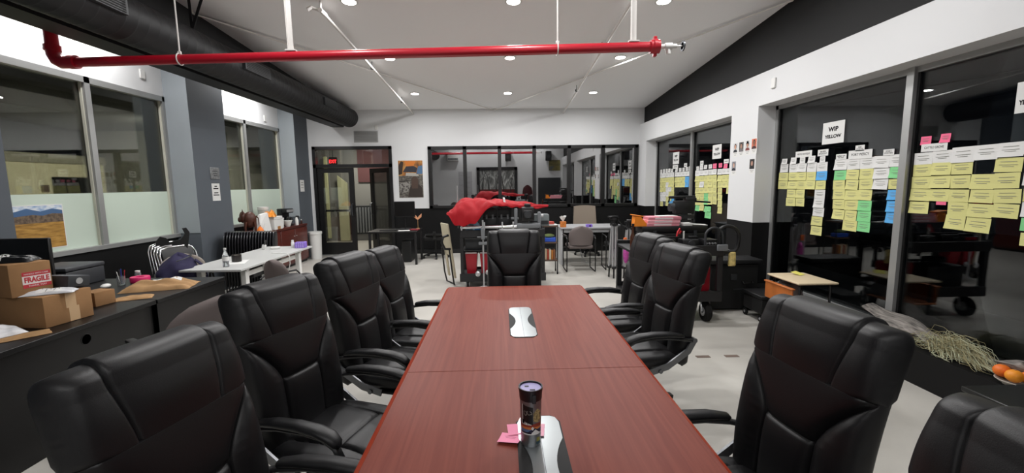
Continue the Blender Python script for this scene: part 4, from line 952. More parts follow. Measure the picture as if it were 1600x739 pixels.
band('field', [(-.41, -.225), (.41, -.225), (.41, .045), (-.41, .05)], ramp_mat('print_field', [(0.3, '#7d5a25'), (0.5, '#a87d36'), (0.7, '#bd9247')], 'NOISE', (1, 2, 12), 4), .0014)
# ---------- end wall: poster, small desk ----------
t = thing('wall_poster', 'colour photo poster of a figure by street cars on the white end wall', 'poster', (-2.10, YB, 1.785))
obj('sheet', MB().b2(-.295, .295, -.004, 0, -.445, .445), PAPER, t)
PO = Matrix(((1, 0, 0, 0), (0, 0, -1, -.0042), (0, 1, 0, 0), (0, 0, 0, 1)))
def patch(name, poly, m, k): obj(name, MB().prism(poly, k*.0004, k*.0004+.0004, PO), m, t)
patch('ground', [(-.285, -.435), (.285, -.435), (.285, .10), (-.285, .08)], ramp_mat('poster_ground', [(0.35, '#37332f'), (0.5, '#57534d'), (0.65, '#77736b')], 'NOISE', (5, 1, 11), 3), 0)
patch('backdrop', [(-.285, .08), (.285, .10), (.285, .435), (-.285, .435)], ramp_mat('poster_top', [(0.3, '#4a3a28'), (0.45, '#a0662e'), (0.56, '#b98a4a'), (0.7, '#5f7a80')], 'NOISE', (4, 1, 2.2), 2.2), 0)
patch('car_glass', [(-.18, .17), (.13, .16), (.16, .26), (.07, .31), (-.10, .30)], mat('poster_navy', '#2a2b33', 0.6), 1)
patch('blue_car', [(.13, .12), (.28, .12), (.28, .32), (.18, .30)], mat('poster_blue', '#4a6a8c', 0.6), 1)
patch('orange_car', [(-.10, .30), (.07, .31), (.13, .42), (-.14, .43)], mat('poster_orange', '#c8742c', 0.6), 2)
patch('car_nose', [(-.12, .08), (.19, .07), (.16, .14), (-.11, .15)], mat('poster_chrome', '#a7a49d', 0.6), 1)
patch('trunk_left', [(-.285, .10), (-.20, .12), (-.16, .40), (-.22, .42), (-.285, .30)], mat('poster_dark', '#33261d', 0.6), 2)
patch('pavement_line', [(-.28, -.07), (.05, -.03), (.05, -.015), (-.28, -.05)], mat('poster_line', '#2b2825', 0.6), 1)
patch('grille_mesh', [(-.26, -.34), (-.03, -.28), (-.02, -.06), (-.26, -.09)], ramp_mat('poster_mesh', [(0.35, '#4a4744'), (0.6, '#8d8a84')], 'VORONOI', (1, 1, 1), 22), 1)
patch('figure', [(-.08, -.43), (.27, -.43), (.26, -.20), (.18, -.12), (.17, .0), (.12, .055), (.06, .06), (.01, .01), (.02, -.12), (-.03, -.2)], mat('poster_figure', '#332a25', 0.6), 2)
patch('figure_hair', [(.01, -.02), (.02, -.22), (.16, -.22), (.175, .0), (.12, .058), (.06, .062)], mat('poster_hair', '#4b3a31', 0.6), 3)
t = thing('small_desk', 'small black desk with slim legs against the end wall beside the doors', 'desk', (-2.22, 9.28, 0))
obj('desktop', MB().b2(-.52, .50, -.33, .38, .675, .70, .004), DESKB, t)
for sx in (-.48, .46):
    for sy in (-.29, .34): obj('leg', MB().b2(sx-.022, sx+.022, sy-.022, sy+.022, 0, .675, .003), BLACKP, t)
obj('rail', MB().b2(-.46, .44, .32, .35, .60, .66), BLACKP, t)
t = thing('desk_monitor', 'black monitor on the small black desk below the poster', 'monitor', (-2.06, 9.45, .701), R(4))
obj('screen', MB().box((0, 0, .43), (.44, .03, .34), .006), BLACKP, t); obj('display_face', MB().box((0, -.0155, .432), (.42, .002, .31)), mat('screen_off', '#050506', .2), t); obj('stand', MB().cyl((0, .03, .01), (0, .03, .35), .02, 10).box((0, .03, .008), (.24, .17, .015), .004), BLACKP, t)
solo('keyboard', MB().b2(-.17, .17, -.06, .06, 0, .018, .004), BLACKP, 'black keyboard on the small black desk', 'keyboard', (-2.36, 9.18, .701), R(6))
solo('paper_sheet', MB().b2(-.12, .12, -.09, .09, 0, .002), PAPER, 'white paper on the small black desk before the monitor', 'paper', (-2.02, 9.13, .701), R(10))
solo('red_notebook', MB().b2(-.09, .09, -.06, .06, 0, .02, .003), mat('notebook_red', '#8a2a33', .6), 'dull red notebook beside the monitor on the small black desk', 'notebook', (-1.82, 9.24, .701), R(-12))
t = thing('small_ornament', 'small peach winged ornament on a stem at the edge of the small desk', 'ornament', (-1.80, 9.52, .701))
o = MB(); o.prism([(0, 0), (-.08, .06), (-.09, .14), (-.03, .09), (0, .05)], -.006, .006, Matrix.Translation((0, 0, .19)) @ Matrix.Rotation(PI/2, 4, 'X')); o.prism([(0, 0), (0, .05), (.03, .09), (.09, .14), (.08, .06)], -.006, .006, Matrix.Translation((0, 0, .19)) @ Matrix.Rotation(PI/2, 4, 'X'))
obj('wings', o, mat('peach', '#d89a72', .6), t); obj('stem', MB().cyl((0, 0, 0), (0, 0, .22), .006, 8).cyl((0, 0, 0), (0, 0, .01), .04, 14), KRAFT, t)
t = thing('computer_tower', 'black computer tower standing under the small black desk', 'computer', (-2.02, 9.50, 0)); obj('case', MB().b2(-.10, .10, -.22, .22, .01, .46, .008), BLACKP, t); obj('front_grille', MB().b2(-.08, .08, -.224, -.219, .05, .42), BLACKM, t)
def task_chair(loc, rz, label, m, bz=.55, bh=.45, bw=.24):
    t = thing('task_chair', label, 'chair', loc, rz)
    b = MB(); rows = []
    for j in range(9):
        v = j/8; h = bw*(1-.10*v); rows.append([Vector((h*max(-1, min(1, 1.25*math.cos(2*PI*k/20))), .24+.04*v+.045*math.sin(2*PI*k/20)*(1-.3*v) - .05*abs(math.cos(2*PI*k/20))**2*.9, bz+bh*(v if k else v) + (.03*(1-abs(math.cos(2*PI*k/20))**2) if j == 8 else 0))) for k in range(20)])
    obj('backrest', b.ring_loft(rows), m, t, smooth=60)
    obj('seat', MB().b2(-.25, .25, -.25, .24, .42, .52, .035, 3), m, t)
    obj('gas_column', MB().cyl((0, 0, .09), (0, 0, .42), .022, 12).bar([(0, .1, .42), (0, .27, .46), (0, .28, .62)], .06, .02, (0, 1, 0)), BLACKP, t)
    s = MB(); cs = []
    for k in range(5):
        a = 2*PI*k/5+.4; s.bar([(0, 0, .10), (.16*math.cos(a), .16*math.sin(a), .095), (.29*math.cos(a), .29*math.sin(a), .065)], .045, .028)
    sb = obj('star_base', s, BLACKP, t)
    for k in range(5):
        a = 2*PI*k/5+.4; c, s_ = math.cos(a)*.285, math.sin(a)*.285
        obj('caster', MB().cyl((c-s_*.08, s_+c*.08, .028), (c+s_*.08, s_-c*.08, .028), .028, 12), BLACKP, sb)
    return t
task_chair((-1.48, 9.85, 0), R(185), 'low black swivel chair before the black wainscot, beside the small desk', BLACKM, .52, .02, .2)
# ---------- utility cart under the red cover ----------
CB = mat('cart_black', '#19191b', .5)
t = thing('utility_cart', 'black rolling equipment cart draped with a red cover, red tubs on its shelf', 'cart', (.03, 7.05, 0))
obj('top_tray', MB().b2(-.66, .66, -.28, .30, .86, .90, .006).b2(-.66, .66, -.30, -.27, .82, .94, .006).b2(-.66, .66, .28, .31, .82, .94, .006), CB, t)
obj('bottom_tray', MB().b2(-.66, .66, -.28, .30, .17, .21, .006).b2(-.68, .68, -.31, -.27, .12, .25, .006).b2(-.68, .68, .27, .31, .12, .25, .006), CB, t)
obj('middle_shelf', MB().b2(-.64, .64, -.26, .28, .60, .62, .004), CB, t)
for sx in (-.64, .64):
    for sy in (-.27, .28): obj('post', MB().b2(sx-.025, sx+.025, sy-.02, sy+.02, .2, .95, .004), CB, t)
def wheel(r, w, hub):
    m = MB().lathe([(r*.55, -w*.5), (r*.88, -w*.5), (r, -w*.3), (r, w*.3), (r*.88, w*.5), (r*.55, w*.5), (r*.55, -w*.5)], n=26, M=Matrix.Rotation(PI/2, 4, 'Y'))
    return m
for sx in (-.56, .56):
    for sy in (-.24, .24):
        w = obj('wheel', wheel(.075, .035, 0), RUBBER, t, (sx, sy, .075))
        obj('fork', MB().b2(-.03, -.022, -.02, .02, -.02, .06).b2(.022, .03, -.02, .02, -.02, .06).b2(-.03, .03, -.025, .025, .045, .06).cyl((-.025, 0, 0), (.025, 0, 0), .042, 14), STEEL, w)
for sx, lab in ((-.50, 'red plastic tub on the lower shelf of the draped cart, its outer end'), (-.27, 'red plastic tub on the lower shelf of the draped cart, behind the steel clamp stand')):
    b = thing('storage_tub', lab, 'tub', (.03+sx, 7.0, .212)); b1 = MB()
    b1.ring_loft([[Vector((sgx*a, sgy*c, z)) for sgx, sgy in ((-1, -1), (1, -1), (1, 1), (-1, 1))] for a, c, z in ((.07, .13, 0), (.095, .17, .36), (.088, .163, .36), (.064, .12, .008))])
    obj('tub', b1, REDBIN, b, smooth=0); obj('rim', MB().b2(-.102, .102, -.178, -.165, .345, .368).b2(-.102, .102, .165, .178, .345, .368).b2(-.102, -.09, -.178, .178, .345, .368).b2(.09, .102, -.178, .178, .345, .368), mat('rim_pale', '#b9a9aa', .5), b)
for x, lab in ((-.17, 'black hard case on the draped cart, the one by the clear bag'), (.07, 'black hard case on the draped cart, the one by the camera head')):
    b = thing('hard_case', lab, 'case', (x, 7.12, .901)); obj('shell', MB().b2(-.112, .112, -.15, .15, 0, .22, .015, 2), mat('case_black', '#1e2022', .5), b); obj('lid', MB().b2(-.114, .114, -.152, .152, .226, .355, .015, 2), mat('case_black', '#1e2022', .5), b)
    for q in (-.05, .05): obj('latch', MB().b2(q-.015, q+.015, -.158, -.15, .19, .26), MIDG, b)
    obj('handle', MB().tube([(-.05, 0, .355), (-.045, 0, .375), (.045, 0, .375), (.05, 0, .355)], .007, 8), BLACKP, b)
t = thing('steel_rail', 'shiny steel tube lying along the near edge of the draped cart', 'tube', (.0, 6.745, .985)); obj('tube', MB().cyl((-.62, 0, 0), (.25, 0, 0), .026, 14), CHROME, t)
for x in (-.25, .03, .20, -.60): obj('clamp', MB().b2(x-.012, x+.012, -.03, .03, -.045, .075, .003), STEEL, t)
t = thing('clamp_stand', 'steel clamp stand with cross knuckle standing before the red tubs', 'stand', (-.27, 6.66, .02)); s = MB()
s.cyl((0, 0, .02), (0, 0, 1.08), .013, 12); obj('column', s, STEEL, t)
obj('knuckle', MB().b2(-.07, .07, -.02, .02, .70, .745, .006).b2(-.03, .03, -.03, .03, .78, .96, .008).cyl((-.09, 0, .82), (.07, 0, .82), .012, 10), MIDG, t)
obj('foot', MB().bar([(-.17, 0, 0), (0, 0, .05), (.17, 0, 0)], .03, .025).bar([(0, -.05, 0), (0, 0, .05), (0, .08, 0)], .03, .025).ball((-.09, -.03, .25), (.04, .03, .045), 10, 8).ball((.06, -.02, .27), (.035, .03, .04), 10, 8), STEEL, t)
# red nylon cover
def cover(u, v):
    x = -.84+1.58*u; a = (v-.5)*2
    wide = .30*(1-sm(.40, .95, u))+.05; top = 1.385+.035*sm(.02, .12, u)*(1-sm(.25, .45, u)) - .095*sm(.5, 1, u)
    fall = .09*(1-.75*sm(.75, 1, u)) + .30*(1-sm(.26, .42, u))*sm(.0, .10, u)
    k = noise.fractal(Vector((u*7, a*2.2, 3.1)), 1.0, 2.0, 4)*.035 + noise.noise(Vector((u*16, a*3, 8)))*.018*(abs(a)+.2)
    y = wide*math.sin(a*PI/2*.96) + noise.noise(Vector((u*9, a*3, 1)))*.03*(1-sm(.8, 1, u))
    z = top - fall*abs(a)**2.1 + k*(1-.7*sm(.8, 1, u)) - .16*(1-sm(0, .13, u))*(1-a*a*.3)
    return Vector((x+.03*noise.noise(Vector((u*5, a*4, 5))), y, z))
cv = MB().grid(cover, 96, 48, (0, 0, -.006))
t = thing('red_cover', 'crumpled red nylon cover draped over the cases on the equipment cart', 'cover', (.03, 7.04, .01)); obj('cloth', cv, REDCLOTH, t, smooth=50)
obj('tie_strap', MB().bar([(.03, -.02, 1.42), (.035, -.21, 1.40), (.04, -.26, 1.33)], .03, .006, (0, -1, .4)), mat('strap_grey', '#a9a1a1', .7), t)
obj('pole', MB().cyl((-.72, .05, .93), (-.72, .05, 1.62), .006, 8), STEEL, t)
t = thing('camera_mount', 'black camera mount with grey brackets on the end of the draped cart', 'camera mount', (.43, 6.86, .905))
obj('head', MB().b2(-.10, .10, -.09, .09, .16, .38, .02, 2).b2(-.07, .07, -.12, -.09, .20, .33, .01).b2(-.05, .05, -.05, .05, .38, .43, .01), BLACKP, t)
obj('base_plate', MB().b2(-.19, .20, -.10, .10, .05, .12, .012, 2).b2(-.21, -.16, -.05, .05, 0, .36, .01).b2(.16, .21, -.05, .05, 0, .30, .01).cyl((-.26, 0, .20), (-.14, 0, .20), .022, 12), MIDG, t)
obj('lens_ring', MB().cyl((0, -.13, .265), (0, -.118, .265), .055, 20), DARKG, t)
obj('knob', MB().cyl((.21, 0, .24), (.25, 0, .24), .028, 12), STEEL, t)
t = thing('projector', 'grey boxy projector behind the camera mount on the cart end', 'projector', (.62, 7.20, .945)); obj('body', MB().b2(-.14, .18, -.12, .12, .01, .20, .012, 2), mat('projector_grey', '#6d7475', .5), t); obj('front_band', MB().b2(-.13, .17, -.124, -.119, .04, .10), DARKG, t)
for sx in (-.10, .14): obj('foot', MB().cyl((sx, 0, 0), (sx, 0, .012), .015, 8), BLACKP, t)
t = thing('clear_bag', 'crumpled pale blue plastic bag by the steel tube on the cart', 'bag', (-.44, 6.98, .902), R(10))
def cb(u, v):
    a = 2*PI*u; r = (1+.2*math.sin(3*a+v*4)+.12*math.sin(7*a))*math.sqrt(max(0, 1-v**2.5)); return Vector((.11*r*math.cos(a), .09*r*math.sin(a), .17*v+.01*math.sin(5*a)*v))
obj('film', MB().grid(cb, 30, 10), mat('blue_film', '#8fb8d4', .25, bump=.6, bscale=20), t, smooth=30); obj('blue_tag', MB().box((.06, -.10, .06), (.09, .01, .07), .003), mat('tag_blue', '#2f7fc4', .5), t)
t = thing('shelf_bin', 'black storage bin on the middle shelf of the draped cart', 'bin', (-.38, 7.02, .622)); obj('bin', MB().b2(-.18, .18, -.17, .17, 0, .17, .015, 2), DARKG, t); obj('rim', MB().b2(-.19, .19, -.18, .18, .165, .18, .004), MIDG, t)
# cream folding chair hooked on the cart
t = thing('hooked_chair', 'cream folded chair propped on edge at the outer end of the draped cart', 'chair', (-.80, 7.18, 0), R(28)); H_ = Matrix.Rotation(R(-7), 4, 'Y')
obj('side_panel', MB().b2(-.02, .01, -.16, .16, .50, 1.03, .012, 2, M=H_).b2(-.02, .01, -.16, -.10, .12, .55, .008, M=H_).b2(-.02, .01, .10, .16, .12, .55, .008, M=H_), mat('cream_paint', '#cfc6ac', .5), t)
obj('frame', MB().tube([H_ @ Vector(p) for p in ((-.05, -.17, .62), (-.06, -.18, .2), (-.05, -.16, .03), (-.02, -.10, .012), (-.02, .10, .012), (-.05, .16, .03), (-.06, .18, .2), (-.05, .17, .62))], .013, 10), BLACKP, t)
obj('armrest', MB().tube([H_ @ Vector(p) for p in ((-.03, -.17, .85), (-.12, -.17, .84), (-.16, -.17, .76), (-.12, -.17, .64), (-.03, -.17, .62))], .02, 10), BLACKP, t)
# ---------- brown tiered trolley ----------
t = thing('tiered_trolley', 'brown three tier trolley with books and papers between the cart and grey table', 'trolley', (.905, 7.9, 0)); BR = mat('shelf_brown', '#574438', .6)
for z in (.24, .565, .865): obj('shelf', MB().b2(-.135, .135, -.12, .18, z, z+.028, .004), BR, t)
for sx in (-.125, .125):
    for sy in (-.11, .17): obj('post', MB().cyl((sx, sy, .05), (sx, sy, .90), .011, 8), DARKG, t); obj('caster', MB().cyl((sx-.01, sy, .026), (sx+.01, sy, .026), .026, 10), RUBBER, t)
TR = (.905, 7.86)
solo('red_box', MB().b2(-.09, .08, -.06, .06, 0, .05, .005), mat('box_red', '#b0443a', .6), 'flat red and white box on the top tier of the brown trolley', 'box', (TR[0]-.02, TR[1], .894+.018), R(12))
solo('paper_pile', MB().b2(-.12, .12, -.08, .08, 0, .016, .002), PAPER, 'white papers under the red box on the top tier of the brown trolley', 'paper', (TR[0], TR[1], .894), R(5))
solo('green_pouch', MB().ball((0, 0, .035), (.10, .06, .035), 14, 8), mat('pouch_green', '#7d8f55', .7), 'dull green pouch on the middle tier of the brown trolley', 'pouch', (TR[0]-.02, TR[1]+.02, .666), R(5))
solo('blue_binder', MB().b2(-.11, .11, -.08, .08, 0, .07, .006), mat('binder_blue', '#2a52b8', .5), 'bright blue folder lying on the middle tier of the brown trolley', 'binder', (TR[0]-.01, TR[1]+.02, .594), R(-6))
for i, (c, h, nm) in enumerate((('#c8b496', .19, 'tan'), ('#a8432f', .175, 'rust red'), ('#d8cfb8', .185, 'cream'), ('#b8742e', .17, 'ochre'), ('#8c5a3c', .18, 'brown'))):
    solo('book', MB().b2(-.017, .017, -.065, .065, 0, h, .003), mat('book_%s' % nm.replace(' ', '_'), c, .7), 'upright %s book on the lowest tier of the brown trolley' % nm, 'book', (TR[0]-.085+i*.038, TR[1], .269))
# ---------- grey table with seats around it ----------
t = thing('grey_table', 'long grey laminate table against the black wainscot', 'table', (1.83, 8.98, 0))
obj('tabletop', MB().b2(-.63, .70, -.38, .40, .735, .765, .004), GREYTOP, t); obj('apron', MB().b2(-.56, .64, -.34, -.32, .66, .735), GREYTOP, t)
for sx in (-.60, .66): obj('end_panel', MB().b2(sx-.02, sx+.02, -.34, .36, 0, .735, .003), mat('panel_grey', '#b3b4b6', .5), t)
obj('modesty_panel', MB().b2(-.58, .64, .10, .12, .25, .735), BLACKM, t)
t = tissue('tissue_box', (1.265, 8.72, .7655), R(6), mat('tissue_orange', '#cf7a34', .6, var=.5, vscale=40), 'orange patterned tissue box with tissue showing at the end of the grey table', (.052, .055, .12))
t = tissue('tissue_box', (1.785, 8.68, .7655), R(0), PURPLE, 'lilac tissue box at the middle of the grey table', (.06, .05, .055), False)
obj('motif', MB().lathe([(.001, 0), (.016, 0), (.016, .001), (.001, .001)], n=14, M=Matrix.Translation((.01, -.0505, .028)) @ Matrix.Rotation(PI/2, 4, 'X')), INK, t)
t = task_chair((2.00, 9.85, 0), R(8), 'high backed tan leather swivel chair behind the grey table', TANL, .56, .54, .285)
desk_chair('guest_chair', (1.49, 8.18, 0), R(180), TAUPE, 'taupe fabric guest chair with black sled frame, pushed up to the grey table', arms=True)
desk_chair('guest_chair', (2.27, 8.30, 0), R(176), BLACKM, 'black guest chair at the grey table, mostly hidden behind the silver tripods', arms=False)
solo('grey_cable', MB().tube([(0, 0, .5), (.02, -.02, .3), (.06, -.03, .12), (.14, -.06, .01), (.26, -.05, .008)], .006, 8), MIDG, 'thin grey cable trailing from the grey table to the floor', 'cable', (1.62, 8.90, .0))
def tripod(loc, rz, label, ht=1.0, head=True):
    t = thing('camera_tripod', label, 'tripod', loc, rz)
    for k in range(3):
        a = 2*PI*k/3; c, s = math.cos(a), math.sin(a); L_ = MB()
        for q in (-1, 1): L_.cyl((c*.035-s*q*.022, s*.035+c*q*.022, ht-.10), (c*.075-s*q*.022, s*.075+c*q*.022, .20), .0155, 10)
        leg = obj('leg', L_, STEEL, t)
        obj('joint', MB().box((c*.074, s*.074, .19), (.07, .07, .05), .008, rot=RZ(a)).cyl((c*.076, s*.076, .18), (c*.085, s*.085, .02), .014, 8).ball((c*.086, s*.086, .018), .018, 8, 6), BLACKP, leg)
        obj('collar', MB().box((c*.04, s*.04, ht-.10), (.05, .07, .05), .008, rot=RZ(a)), BLACKP, leg)
    obj('head', MB().cyl((0, 0, ht-.12), (0, 0, ht-.02), .05, 16).cyl((0, 0, ht-.02), (0, 0, ht+.02), .075, 18).b2(-.11, .06, -.04, .04, ht+.02, ht+.05, .008), BLACKP, t)
    obj('pan_handle', MB().tube([(.05, 0, ht), (.12, -.05, ht-.10), (.16, -.08, ht-.30)], .009, 8), BLACKP, t)
    return t
tripod((1.96, 7.42, 0), R(20), 'silver and black tripod, folded and standing before the grey table, the taller one', 1.03)
tripod((2.20, 7.36, 0), R(75), 'silver and black tripod standing beside its taller twin, nearer the rolling cart', .97)
solo('purple_plush', MB().ball((0, 0, 0), (.05, .04, .16), 14, 10).ball((.01, -.02, .11), (.035, .035, .05), 10, 8), mat('magenta_fluff', '#b84a9c', .9, var=.4, vscale=30, bump=.5, bscale=40), 'magenta and violet fabric pouch hanging from the shorter tripod', 'pouch', (2.11, 7.20, .45), R(12))
solo('orange_tag', MB().b2(-.03, .03, -.01, .01, -.05, .05, .008), mat('tag_orange', '#e06a2c', .6), 'small orange tag hanging above the magenta pouch', 'tag', (2.09, 7.19, .68), R(10))
# ---------- wall behind the camera, met again in the end window's reflection ----------
FY = YF+.012
t = thing('framed_picture', 'large black framed picture of bare trees and light on the wall behind the camera', 'picture', (-.14, YF, 1.74)); w, h = 1.09, .80
obj('frame', MB().b2(-w, w, 0, .05, h-.16, h).b2(-w, w, 0, .05, -h, -h+.16).b2(-w, -w+.16, 0, .05, -h, h).b2(w-.16, w, 0, .05, -h, h), BLACKP, t)
obj('print', MB().b2(-w+.1, w-.1, .01, .02, -h+.1, h-.1), ramp_mat('tree_print', [(.3, '#3c3c3b'), (.45, '#70716f'), (.58, '#a3a5a2'), (.7, '#d5d6d2')], 'NOISE', (2.6, 1, 1.0), 1.6, distort=2.2, detail=6), t)
for i in range(5):
    x = -.8+i*.38; obj('tree_trunk', MB().tube([(x, .022, -.55), (x+.03*(-1)**i, .022, -.1), (x+.09*(-1)**i, .022, .3), (x+.25*(-1)**i, .022, .62)], [.03, .02, .014, .006], 6, ry=.003, upv=(0, 1, 0)), mat('print_trunk', '#2f2f2e', .7), t)
obj('leaf_floor', MB().b2(-w+.16, w-.16, .0205, .023, -h+.16, -h+.42), mat('leaf_red', '#6b2622', .7, var=.5, vscale=12), t)
solo('standing_board', MB().b2(-.60, .60, 0, .06, 0, 1.95, .01), DARKG, 'tall dark board standing against the wall behind the camera', 'board', (2.66, YF+.05, .45-.45))
t = thing('hung_jacket', 'dark maroon jacket hanging on the wall behind the camera', 'jacket', (1.48, YF+.012, 1.10))
obj('cloth', MB().ring_loft([[Vector((hh*math.cos(2*PI*k/20), .10+.08*math.sin(2*PI*k/20), z)) for k in range(20)] for hh, z in ((.20, -.30), (.27, -.1), (.26, .15), (.22, .33), (.10, .44), (.03, .48))]), mat('maroon_cloth', '#4a1c20', .8), t); obj('hook', MB().cyl((0, 0, .47), (0, .10, .47), .01, 8), STEEL, t)
t = thing('wall_heater', 'white air conditioner unit high on the wall behind the camera', 'air conditioner', (-2.45, YF, 3.1)); obj('case', MB().b2(-.30, .30, 0, .26, -.22, .24, .04, 2), WHITEP, t); obj('grille', MB().b2(-.26, .26, .255, .265, -.17, -.08), MIDG, t)
t = thing('wall_chart', 'pale line drawing chart on the wall behind the camera', 'chart', (-1.84, YF, 1.62)); obj('sheet', MB().b2(-.36, .36, 0, .006, -.70, .70), mat('chart_grey', '#b9b9bd', .7), t)
for i in range(12): obj('drawn_line', MB().box((.02+.2*math.sin(i*2.1), .0075, -.5+.09*i), (.30+.2*math.cos(i), .002, .008), rot=RY(.3*math.sin(i*1.7))), GREYINK, t)
for x, lab in ((.46, 'black loudspeaker bracketed high over the tree picture behind the camera'), (2.60, 'black loudspeaker bracketed high over the dark board behind the camera')):
    t = thing('loudspeaker', lab, 'speaker', (x, YF, 3.10)); obj('cabinet', MB().b2(-.15, .15, .08, .34, -.26, .24, .02), BLACKP, t); obj('bracket', MB().b2(-.04, .04, 0, .10, -.05, .05), GUNM, t); obj('cone', MB().cyl((0, .335, -.05), (0, .346, -.05), .10, 18), DARKG, t)
solo('wall_painting', MB().b2(-.30, .30, 0, .03, -.28, .28), ramp_mat('olive_painting', [(.35, '#5a563a'), (.55, '#8a8048'), (.7, '#5b6470')], 'NOISE', (1, 1, 3), 2), 'small olive landscape painting on the wall behind the camera', 'picture', (2.95, YF, 2.60))
# ---------- rolling cart by the far window ----------
CX, CY = 2.03, 5.18
t = thing('rolling_cart', 'black rolling production cart with large rubber wheels, loaded with gear', 'cart', (CX, CY, 0))
obj('top_tray', MB().b2(-.54, .53, -.30, .32, .84, .875, .006).b2(-.54, .53, -.32, -.29, .80, .92, .006).b2(-.54, .53, .30, .33, .80, .92, .006), CB, t)
obj('bottom_tray', MB().b2(-.54, .53, -.30, .32, .29, .33, .006).b2(-.54, .53, -.32, -.28, .26, .38, .006).b2(-.54, .53, .29, .33, .26, .38, .006), CB, t)
for sx in (-.51, .50):
    for sy in (-.28, .30): obj('post', MB().b2(sx-.03, sx+.03, sy-.025, sy+.025, .30, .86, .004), CB, t)
for sx in (-.40, .39):
    for sy in (-.22, .24):
        w = obj('wheel', wheel(.118, .07, 0), RUBBER, t, (sx, sy, .118))
        obj('hub', MB().cyl((-.038, 0, 0), (.038, 0, 0), .055, 18), STEEL, w); obj('hub_cap', MB().cyl((-.042, 0, 0), (.042, 0, 0), .020, 12), GUNM, w)
        obj('fork', MB().bar([(.048, 0, 0), (.048, .03, .11), (.03, .05, .15)], .012, .03, (0, 0, 1)).bar([(-.048, 0, 0), (-.048, .03, .11), (-.03, .05, .15)], .012, .03, (0, 0, 1)).box((0, .05, .155), (.09, .08, .012), .003), STEEL, w)
obj('push_handle', MB().tube([(.50, -.27, .90), (.49, -.27, 1.0)] + arc((.585, -.27, 1.0), .135, R(135), R(-15), 14) + [(.71, -.27, .90), (.68, -.27, .84), (.53, -.27, .83)], .021, 12), BLACKP, t)
obj('grip_ring', MB().tube([(.32, -.285, .90)] + arc((.42, -.285, 1.02), .10, R(165), R(15), 12) + [(.53, -.285, .90)], .014, 10), DARKG, t)
obj('corner_plate', MB().b2(.44, .56, -.345, -.32, .86, .93, .004), MIDG, t)
# gear on the tray
def rig(name, loc, label, cat, boxes, m=BLACKP, extra=()):
    t = thing(name, label, cat, loc)
    for i, (nm, c, d) in enumerate(boxes): obj(nm, MB().box(c, d, min(d)*.15, 2), m, t)
    for nm, mb, mm in extra: obj(nm, mb, mm, t)
    return t
GZ = .8755
rig('battery_charger', (1.66, 5.02, GZ), 'black battery charger with red end on the tray of the rolling cart', 'charger', (('body', (0, 0, .045), (.20, .16, .09)), ('slot_block', (.01, 0, .105), (.14, .10, .03))), extra=(('red_end', MB().b2(-.06, .07, -.083, -.079, .05, .08), REDBIN),))
rig('lens_mount', (1.92, 5.00, GZ), 'black lens clamp assembly at the middle of the rolling cart tray', 'clamp', (('body', (0, 0, .06), (.22, .14, .12)), ('rail', (.02, -.02, .13), (.28, .03, .02))), extra=(('knob', MB().cyl((-.06, -.07, .06), (-.06, -.095, .06), .028, 14), DARKG),))
rig('follow_focus', (2.20, 5.00, GZ), 'black geared camera support beside the lens clamp on the rolling cart', 'camera support', (('body', (0, 0, .055), (.20, .16, .11)), ('arm', (.05, .0, .125), (.10, .05, .03))), extra=(('gear', MB().cyl((0, -.08, .06), (0, -.10, .06), .04, 18), DARKG), ('marker', MB().b2(-.07, -.055, -.02, -.005, .11, .20), WHITEP)))
rig('audio_recorder', (2.45, 5.06, GZ), 'black recorder with small silver knobs at the handle end of the rolling cart', 'recorder', (('body', (0, 0, .05), (.16, .18, .10)),), extra=tuple(('knob', MB().cyl((x, -.09, .055), (x, -.105, .055), .012, 10), STEEL) for x in (-.05, -.015, .02, .055)))
solo('red_clip', MB().tube([(0, 0, 0), (.01, 0, .05), (.035, 0, .09), (.05, 0, .06), (.03, 0, .03)], .011, 8), mat('clip_red', '#c01d28', .5), 'small red cable clip standing among the gear on the rolling cart', 'clip', (2.07, 5.02, .9955+.016), R(10))
t = thing('long_case', 'long black equipment case across the rolling cart under the pink boxes', 'case', (2.13, 5.36, GZ)); obj('shell', MB().b2(-.40, .40, -.13, .13, 0, .15, .01, 2), BLACKP, t); obj('lid', MB().b2(-.405, .405, -.135, .135, .155, .235, .01, 2), BLACKP, t)
for q in (-.25, .25): obj('latch', MB().b2(q-.02, q+.02, -.142, -.13, .12, .18), DARKG, t)
LZ = GZ+.2355
cs = (('#d98a97', 'pink'), ('#e6a0ab', 'pale pink'), ('#cf7f8c', 'dusty pink'))
for i, (c, nm) in enumerate(cs):
    t = thing('paper_ream', '%s paper pack, %s of the three stacked on the long black case' % (nm, ('lowest', 'middle', 'topmost')[i]), 'paper pack', (1.99+.012*i, 5.36, LZ+.038*i), R(2-2*i)); obj('pack', MB().b2(-.20, .20, -.115, .115, 0, .037, .003), mat('ream_%d' % i if False else 'ream_%s' % nm.replace(' ', '_'), c, .7), t); obj('edge_stripe', MB().b2(-.12, .10, -.1155, -.115, .008, .03), mat('ream_white', '#e3cfd2', .7), t)
solo('white_envelope', MB().b2(-.12, .12, -.07, .07, 0, .008, .002), PAPER, 'white envelope on top of the pink paper packs', 'envelope', (2.06, 5.35, LZ+.1145), R(8))
t = thing('orange_easel', 'bright orange folded box beside the pink packs, at the case end', 'box', (1.74, 5.33, LZ)); obj('panel', MB().prism([(-.10, 0), (.08, 0), (-.02, .12), (-.09, .12)], -.06, .06, Matrix.Rotation(PI/2, 4, 'X')), mat('bright_orange', '#ef8a22', .5), t); obj('flap', MB().box((-.05, 0, .13), (.13, .13, .008), rot=RY(.15)), mat('bright_orange', '#ef8a22', .5), t)
